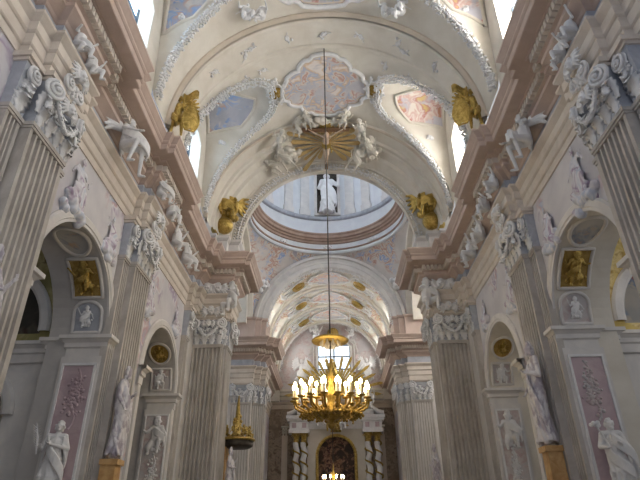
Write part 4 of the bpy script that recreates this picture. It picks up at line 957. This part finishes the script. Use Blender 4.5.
# ---------------------------------------------------------------- drum statue niche
t = thing('statue_niche', 'dark framed niche in the far side of the dome drum', 'niche', (0, 35.85, 22.0))
nf = MB().box((-1.05, -.12, -.1), (-.82, .08, 4.2)).box((.82, -.12, -.1), (1.05, .08, 4.2)).box((-.82, -.12, 4.0), (.82, .08, 4.2)).box((-.82, -.12, -.1), (.82, .08, .1)); obj('frame', nf, pale, t); obj('niche_back', MB().box((-.82, .02, .1), (.82, .06, 4.0)), dark, t)
sm_ = sculpt(figure(dict(h0=(.45, -.25, 1.45), e0=(.42, -.1, 1.2)), hair=2, cloak=4, seed=61, fat=1.3), 'body', white, .022, 1)
tag(link('saint_statue', sm_, None, (0, 35.45, 21.8), 0, (2.1, 2.1, 2.15)), 'white stucco saint standing in the dark dome niche', 'statue')
# ornaments on the drum ring
for i, a in enumerate((.28, .5, .72)):
    an = PI*a; g = MB(); rg = rnd(70+i); lumps(g, (0, 0, 0), (.32, .05, .12), 18, .07, rg); spiral(g, (-.2, -.02, 0), .13, 1.5, 1, (1, 0, 0), (0, 0, 1), (0, -1, 0), .03, .03); spiral(g, (.2, -.02, 0), .13, 1.5, -1, (1, 0, 0), (0, 0, 1), (0, -1, 0), .03, .03)
    tag(link('scroll_ornament', g.mesh('m', white, True), None, (5.15*math.cos(an), CY+5.15*math.sin(an), zr+.4), an-PI/2), 'small white scroll ornament on the dome ring, '+('right', 'centre', 'left')[i], 'stucco ornament')
for s in (-1, 1):
    g = MB(); rg = rnd(80); lumps(g, (0, 0, 0), (.5, .35, .45), 40, .16, rg)
    o = tag(link('stucco_cloud', sculpt(g, 'c', white, .03, 1), None, (s*5.0, 35.6, 15.9)), 'stucco cloud boss at the foot of the %s pendentive over the chancel arch' % LR[s], 'stucco ornament')

# ---------------------------------------------------------------- end wall and altar
AX = .33
struct('wall_end_lower', MB().box((-5.6, 49.0, FL), (5.6, 49.2, 9.6)), fresco('brown_end_wall', (.20, .15, .11), (.30, .23, .17), [(.24, .19, .15), (.36, .29, .22), (.16, .11, .08)], 1.5, .45, .8))
t = thing('end_wall_entablature', 'pale moulding running across the end wall under the window', 'entablature')
obj('cornice', run([(-5.6, 49.05), (5.6, 49.05)], [(0, 10.4), (-.05, 10.4), (-.08, 10.7), (-.2, 10.75), (-.25, 11.0), (-.4, 11.1), (-.42, 11.3), (0, 11.35)]), cream, t)
obj('architrave', run([(-5.6, 49.05), (5.6, 49.05)], [(0, 9.6), (-.1, 9.6), (-.1, 9.95), (-.2, 10.05), (-.2, 10.2), (0, 10.25)]), ochre, t)
winn += 1
wf = MB(); x0, x1, zb, zt = AX-1.35+.02, AX+1.35-.35, 10.6, 15.55; x0 = -1.18; x1 = 1.86
for x in (x0, (x0+x1)/2, x1): wf.box((x-.06, 49.2, zb), (x+.06, 49.3, zt))
for z in (zb, 11.9, 13.2, 14.4, zt-.05): wf.box((x0, 49.21, z-.05), (x1, 49.29, z+.05))
for x in ((x0*3+x1)/4, (x0+3*x1)/4): wf.box((x-.02, 49.22, zb), (x+.02, 49.28, zt))
o = struct('window_%d' % winn, wf, frame_m); obj('pane', MB().box((x0, 49.32, zb), (x1, 49.34, zt)), pane_e, o)
sf = MB(); pr = [(x0-.1, 10.9), (x0-.1, 15.3), (x0+.35, 15.72), (x1-.35, 15.72), (x1+.1, 15.3), (x1+.1, 10.9)]
sf.tube([(x, 49.1, z) for x, z in pr], .11, 8); sf.tube([(x+(-.3 if x < AX else .3), 49.12, z+(.25 if z > 15 else 0)) for x, z in pr], .07, 8); sf.tube([(x0-.75, 49.1, 14.6), (x0-.45, 49.1, 15.9), (AX, 49.1, 16.25), (x1+.45, 49.1, 15.9), (x1+.75, 49.1, 14.6)], .1, 8)
struct('trim_20', sf, pale, True)
for s in (-1, 1):
    sd = LR[s]
    mb = MB(); mb.join(figure(dict(SIT, h0=(.5, -.3, .6), h1=(-.5, -.2, 1.15)), wings=.8, cloak=3, seed=90+s), Matrix.Diagonal((1.55, .7, 1.55, 1))); rg = rnd(9); lumps(mb, (0, 0, .1), (.7, .12, .4), 30, .17, rg)
    tag(link('relief_angel', sculpt(mb, 'relief', white, .035, 1), None, (AX+s*3.05, 48.95, 12.1), 0, (-s, 1, 1)), 'white stucco angel relief on the end wall %s of the altar window' % sd, 'relief')
    tag(link('winged_putto', PUT[0], None, (AX+s*1.75, 48.7, 15.9), -s*.3, 1.15), 'stucco putto reclining above the %s corner of the altar window' % sd, 'statue')
    struct('trim_%d' % (22 if s < 0 else 23), MB().box((s*5.6, 48.4, 10.2), (s*4.7, 49.1, 11.4)), cream)
    # brown pilaster flanking the altar
    t = thing('painted_pilaster', 'brown pilaster with a leafy capital on the dark end wall %s of the altar' % sd, 'pilaster', (AX*.3+s*4.25, 48.98, 0))
    obj('shaft', MB().box((-.25, -.18, FL), (.25, 0, 7.3)), ochre, t); g = MB(); leaf(g, (-.12, -.18, 7.3), (0, 0, 1), (0, -1, 0), .6, .25); leaf(g, (.12, -.18, 7.3), (0, 0, 1), (0, -1, 0), .6, .25); g.box((-.32, -.3, 7.95), (.32, 0, 8.1)); obj('capital', g, cream, t, True)
# orb cartouche over the window
t = thing('gilded_orb', 'gilded orb cartouche above the altar window', 'ornament', (AX-.05, 48.6, 16.5)); g = MB(); g.ell((0, 0, 0), (.55, .4, .55), nu=20, nv=14); obj('orb', g, gold, t, True); g = MB(); lumps(g, (0, -.1, -.2), (.6, .2, .5), 26, .13, rnd(3)); obj('leaf_cluster', g, dgold, t, True)

# altar
t = thing('altar_retable', 'white marble altar retable with gilded arched frame and scroll pediment', 'altar', (AX, 47.6, FL))
z = lambda v: v-FL
body = MB()
us = sorted([-2.45, 2.45]+[q for q in arcu(0, 1.62)]); oo = arch_open(0, 1.62, z(5.45), z(1.2))
body = colwall(us, z(FL), z(8.4), oo, lambda u, zz: (u, 0, zz), lambda u, zz: (u, .3, zz)); obj('back_panel', body, cream, t)
fr2 = MB(); pts = [(-1.62, -.06, z(1.2)), (-1.62, -.06, z(3.2))]+[(1.62*math.cos(PI-PI*i/24), -.06, z(5.45)+1.62*math.sin(PI*i/24)) for i in range(25)]+[(1.62, -.06, z(3.2)), (1.62, -.06, z(1.2))]
fr2.tube(pts, .13, 8); garland(pts, (0, -1, 0), .3, .11, 4, mb=fr2); obj('gilded_frame', fr2, gold, t, True)
for i, x in enumerate((-3.35, -2.72, 2.72, 3.5)):
    col = link('twisted_column', None, t, (x, -.35, 0)); cc = MB(); rows = []
    for k in range(70):
        zz = z(FL+2)+(z(6.5)-z(FL+2))*k/69; a = k*.42; rows.append([(.24*math.cos(q*PI/6)+.07*math.cos(a), .24*math.sin(q*PI/6)+.07*math.sin(a), zz) for q in range(12)])
    col.location = (x, -.35, 0); shaft = MB().grid(rows, False, True); col2 = obj('shaft', shaft, white, t, True, loc=(x, -.35, 0)); col2.name = 'column'
    bpy.data.objects.remove(col)
    v = MB(); v.tube([(.30*math.cos(-k*.30), .30*math.sin(-k*.30), z(FL+2)+(z(6.5)-z(FL+2))*k/150) for k in range(151)], .075, 6); obj('gilded_vine', v, dgold, col2, True)
    g = MB(); 
    for q in range(8): a = q*PI/4; leaf(g, (.2*math.cos(a), .2*math.sin(a), z(6.5)), (0, 0, 1), (math.cos(a), math.sin(a), 0), .65, .24, .35)
    g.box((-.36, -.36, z(7.12)), (.36, .36, z(7.22))); obj('capital', g, gold, col2, True)
for s in (-1, 1):
    e = MB().box((s*2.25, -.9, z(7.2)), (s*4.0, .3, z(7.5))).box((s*2.32, -.8, z(7.5)), (s*3.92, .3, z(8.15))).box((s*2.15, -1.0, z(8.15)), (s*4.1, .3, z(8.35))).box((s*2.05, -1.1, z(8.35)), (s*4.2, .3, z(8.6)))
    en = obj('entablature_block', e, white, t); ins = MB()
    obj('marble_inset', MB().box((s*2.5, -.83, z(7.62)), (s*2.85, -.79, z(8.02))), pinkpanel, en); obj('marble_inset', MB().box((s*3.35, -.83, z(7.62)), (s*3.7, -.79, z(8.02))), pinkpanel, en)
    rows = []
    for i in range(13):
        v = i/12; x = 4.15-2.2*v; zz = 8.6+1.75*(v**1.6); rows.append([(s*x, -.9, z(zz)), (s*x, -.9, z(zz+.32)), (s*x, .2, z(zz+.32)), (s*x, .2, z(zz))])
    g = MB().grid(rows, False, True); g.box((s*2.2, -.7, z(8.6)), (s*3.3, .1, z(9.1))); spiral(g, (s*1.95, -.55, z(10.5)), .34, 1.6, s, (1, 0, 0), (0, 0, 1), (0, -1, 0), .1); obj('scroll_pediment', g, white, t, True)
obj('top_panel', MB().box((-2.3, -.1, z(7.6)), (2.3, .2, z(8.9))), white, t); obj('altar_table', MB().box((-2.2, -1.9, 0), (2.2, -.4, 1.1)).box((-2.35, -2.0, 1.1), (2.35, -.35, 1.22)), pale, t)
tag(obj('altar_painting', MB().box((AX-1.6, 47.72, 1.2), (AX+1.6, 47.76, 7.0)), darkpaint), 'dark arched oil painting inside the gilded altar frame', 'painting')
for i, (x, zz, sc_, m_) in enumerate(((-1.35, 8.0, 1.5, white), (1.4, 8.0, 1.5, gold), (-.55, 7.6, 1.2, gold), (.75, 7.7, 1.2, white), (-2.9, 9.3, 1.3, white), (3.0, 9.3, 1.3, white))):
    putti(i, (AX+x, 46.7, zz-.3), .3 if x < 0 else -.3, ('white' if m_ is white else 'gilded')+' altar angel '+('left of the keystone, on the frame', 'right of the keystone, on the frame', 'over the frame crown, left of centre', 'over the frame crown, right of centre', 'on the left scroll pediment', 'on the right scroll pediment')[i], sc_, None if m_ is white else gold, 'altar_angel')
g = MB(); g.add([(-.45, -.1, 7.2), (.45, -.1, 7.2), (.28, -.1, 8.9), (-.28, -.1, 8.9), (-.45, .1, 7.2), (.45, .1, 7.2), (.28, .1, 8.9), (-.28, .1, 8.9)], [(0, 1, 2, 3), (7, 6, 5, 4), (0, 4, 5, 1), (1, 5, 6, 2), (2, 6, 7, 3), (3, 7, 4, 0)]); lumps(g, (0, -.1, 8), (.4, .1, .8), 30, .11, rnd(2))
tag(obj('gilded_keystone', g, gold, None, True, loc=(AX, 46.6, 0)), 'gilded keystone cartouche over the altar painting', 'ornament')
t = thing('gloria', 'gilded sunburst of long rays above the altar, behind the chandelier', 'ornament', (AX, 47.2, 10.5)); rg = rnd(77)
for i in range(31):
    a = PI*(-.04+1.08*i/30); L = rg.uniform(3.2, 4.1) if i % 2 else rg.uniform(2.4, 3.1); L *= .68+.40*abs(math.cos(a)); d = Vector((math.cos(a), 0, math.sin(a))); n = Vector((-d.z, 0, d.x)); wv = .13
    c0 = d*.35; P = [c0-n*.04, c0+d*L*.9-n*wv, c0+d*L, c0+d*L*.9+n*wv, c0+n*.04]; off = Vector((0, .06, 0)); k = .03*(i % 3)
    b_ = MB().add([p+Vector((0, k, 0)) for p in P]+[p+off+Vector((0, k, 0)) for p in P], [(0, 1, 2, 3, 4), (9, 8, 7, 6, 5)]+[(j, 5+j, 5+(j+1) % 5, (j+1) % 5) for j in range(5)]); obj('ray', b_, gold, t)
g = MB(); g.ell((0, -.1, 0), (.4, .3, .4), nu=16, nv=12); lumps(g, (0, -.15, 0), (.6, .2, .5), 30, .13, rnd(6)); obj('cloud_centre', g, gold, t, True)
tag(link('altar_figure', sculpt(figure(dict(h1=(-.45, -.2, 1.5)), cloak=3, seed=71), 'body', gold, .03, 1), None, (AX-.2, 46.6, 11.2), 0, 1.25), 'gilded figure standing at the centre of the altar sunburst', 'statue')

# ---------------------------------------------------------------- chandeliers
def chandelier(loc, R, tiers, label, chain_top, canopy=True, sc_=1.0):
    t = thing('chandelier', label, 'chandelier', loc)
    st = MB().lathe([(.001, -.82), (.08, -.78), (.12, -.7), (.06, -.62), (.10, -.56), (.30, -.5), (.42, -.38), (.36, -.26), (.16, -.18), (.10, .0), (.14, .1), (.2, .2), (.1, .34), (.06, .6), (.13, .75), (.05, .9), (.03, 1.3), (.001, 1.32)], n=24)
    lumps(st, (0, 0, -.45), (.5, .5, .1), 40, .06, rnd(3)); obj('stem', st, dgold, t, True)
    if canopy:
        obj('canopy', MB().lathe([(.03, 2.08), (.2, 2.06), (.5, 1.97), (.60, 1.90), (.58, 1.87), (.2, 1.9), (.03, 1.9)], n=32), gold, t, True)
        g = MB()
        for q in range(10): a = q*PI/5; g.ell((.30*math.cos(a), .30*math.sin(a), 1.80), (.035, .035, .09)); g.ell((.16*math.cos(a), .16*math.sin(a), 1.74), (.035, .035, .09))
        obj('drop_fringe', g, pale, t, True)
    obj('chain', MB().tube([(0, 0, 1.2), (0, 0, (chain_top-loc[2])/sc_)], .022, 6), dark, t)
    proto = None
    for (n, r, zz, ph) in tiers:
        for q in range(n):
            a = 2*PI*q/n+ph
            if (n, r) != proto:
                proto = (n, r); am = MB(); am.tube([(.1, 0, -.35), (r*.35, 0, zz-.40), (r*.7, 0, zz-.34), (r*.95, 0, zz-.20), (r, 0, zz-.02)], [.035, .04, .035, .03, .025], 7)
                am.tube([(r*.5, 0, zz-.5), (r*.62, 0, zz-.30), (r*.5, 0, zz-.2), (r*.42, 0, zz-.3)], .022, 6); lumps(am, (r*.6, 0, zz-.4), (r*.3, .06, .08), 12, .045, rnd(q)); am.lathe([(.02, -.03), (.11, 0), (.12, .03), (.04, .04)], (r, 0, zz), 12)
                arm0 = obj('candle_arm', am, dgold, t, True); cn = obj('candle', MB().lathe([(.001, .03), (.036, .03), (.036, .34), (.001, .34)], (r, 0, zz), 8), candle_m, arm0); bl = MB(); bl.ell((r, 0, zz+.42), (.045, .045, .09)); obj('flame_bulb', bl, wax, arm0, True); arm = arm0
            else: arm = dup(arm0, t)
            arm.rotation_euler = (0, 0, a)
    t.scale = (sc_,)*3; return t
chandelier((0.0, 16.4, 3.42), 1.15, [(18, 1.14, .0, 0), (12, .82, .02, .2), (6, .45, .10, .1)], 'big gilded chandelier with rings of lit candles hanging in the nave', 18.75)
chandelier((0.03, 34.8, 2.25), .6, [(10, .62, .15, 0)], 'small lit chandelier low in front of the altar painting', 17.3, False)
# pulpit canopy
t = thing('pulpit_canopy', 'dark round pulpit canopy with gilded figures and spire beside the left crossing pier', 'pulpit', (-4.38, 25.5, 3.35))
obj('sounding_board', MB().lathe([(.001, -.05), (.6, -.05), (.72, .0), (.78, .1), (.70, .14), (.80, .26), (.84, .32), (.5, .42), (.001, .45)], n=32), dark, t, True)
g = MB().lathe([(.80, .24), (.86, .27), (.86, .33), (.80, .36)], n=32); lumps(g, (0, 0, .45), (.7, .7, .12), 60, .07, rnd(4)); obj('gilded_rim', g, gold, t, True)
g = MB(); g.tube([(0, 0, .4), (0, 0, 1.0), (0, 0, 1.7), (0, 0, 2.3)], [.24, .14, .09, .03], 10); lumps(g, (0, 0, 1.0), (.2, .2, .7), 50, .07, rnd(5)); obj('gilded_spire', g, gold, t, True)
for q in range(5): a = -PI/2+(q-2)*.7; link('gilded_putto', recol(PUT[q % 4], gold), t, (.58*math.cos(a), .58*math.sin(a), .34), a+PI/2, .42)
obj('back_panel', MB().box((-.42, -.5, -3.0), (-.36, .5, .0)), ambermarble, t)
# ---------------------------------------------------------------- lift everything so the floor is at z=0
for o in sc.objects:
    if o.parent is None and o is not cam: o.location.z += ZOFF
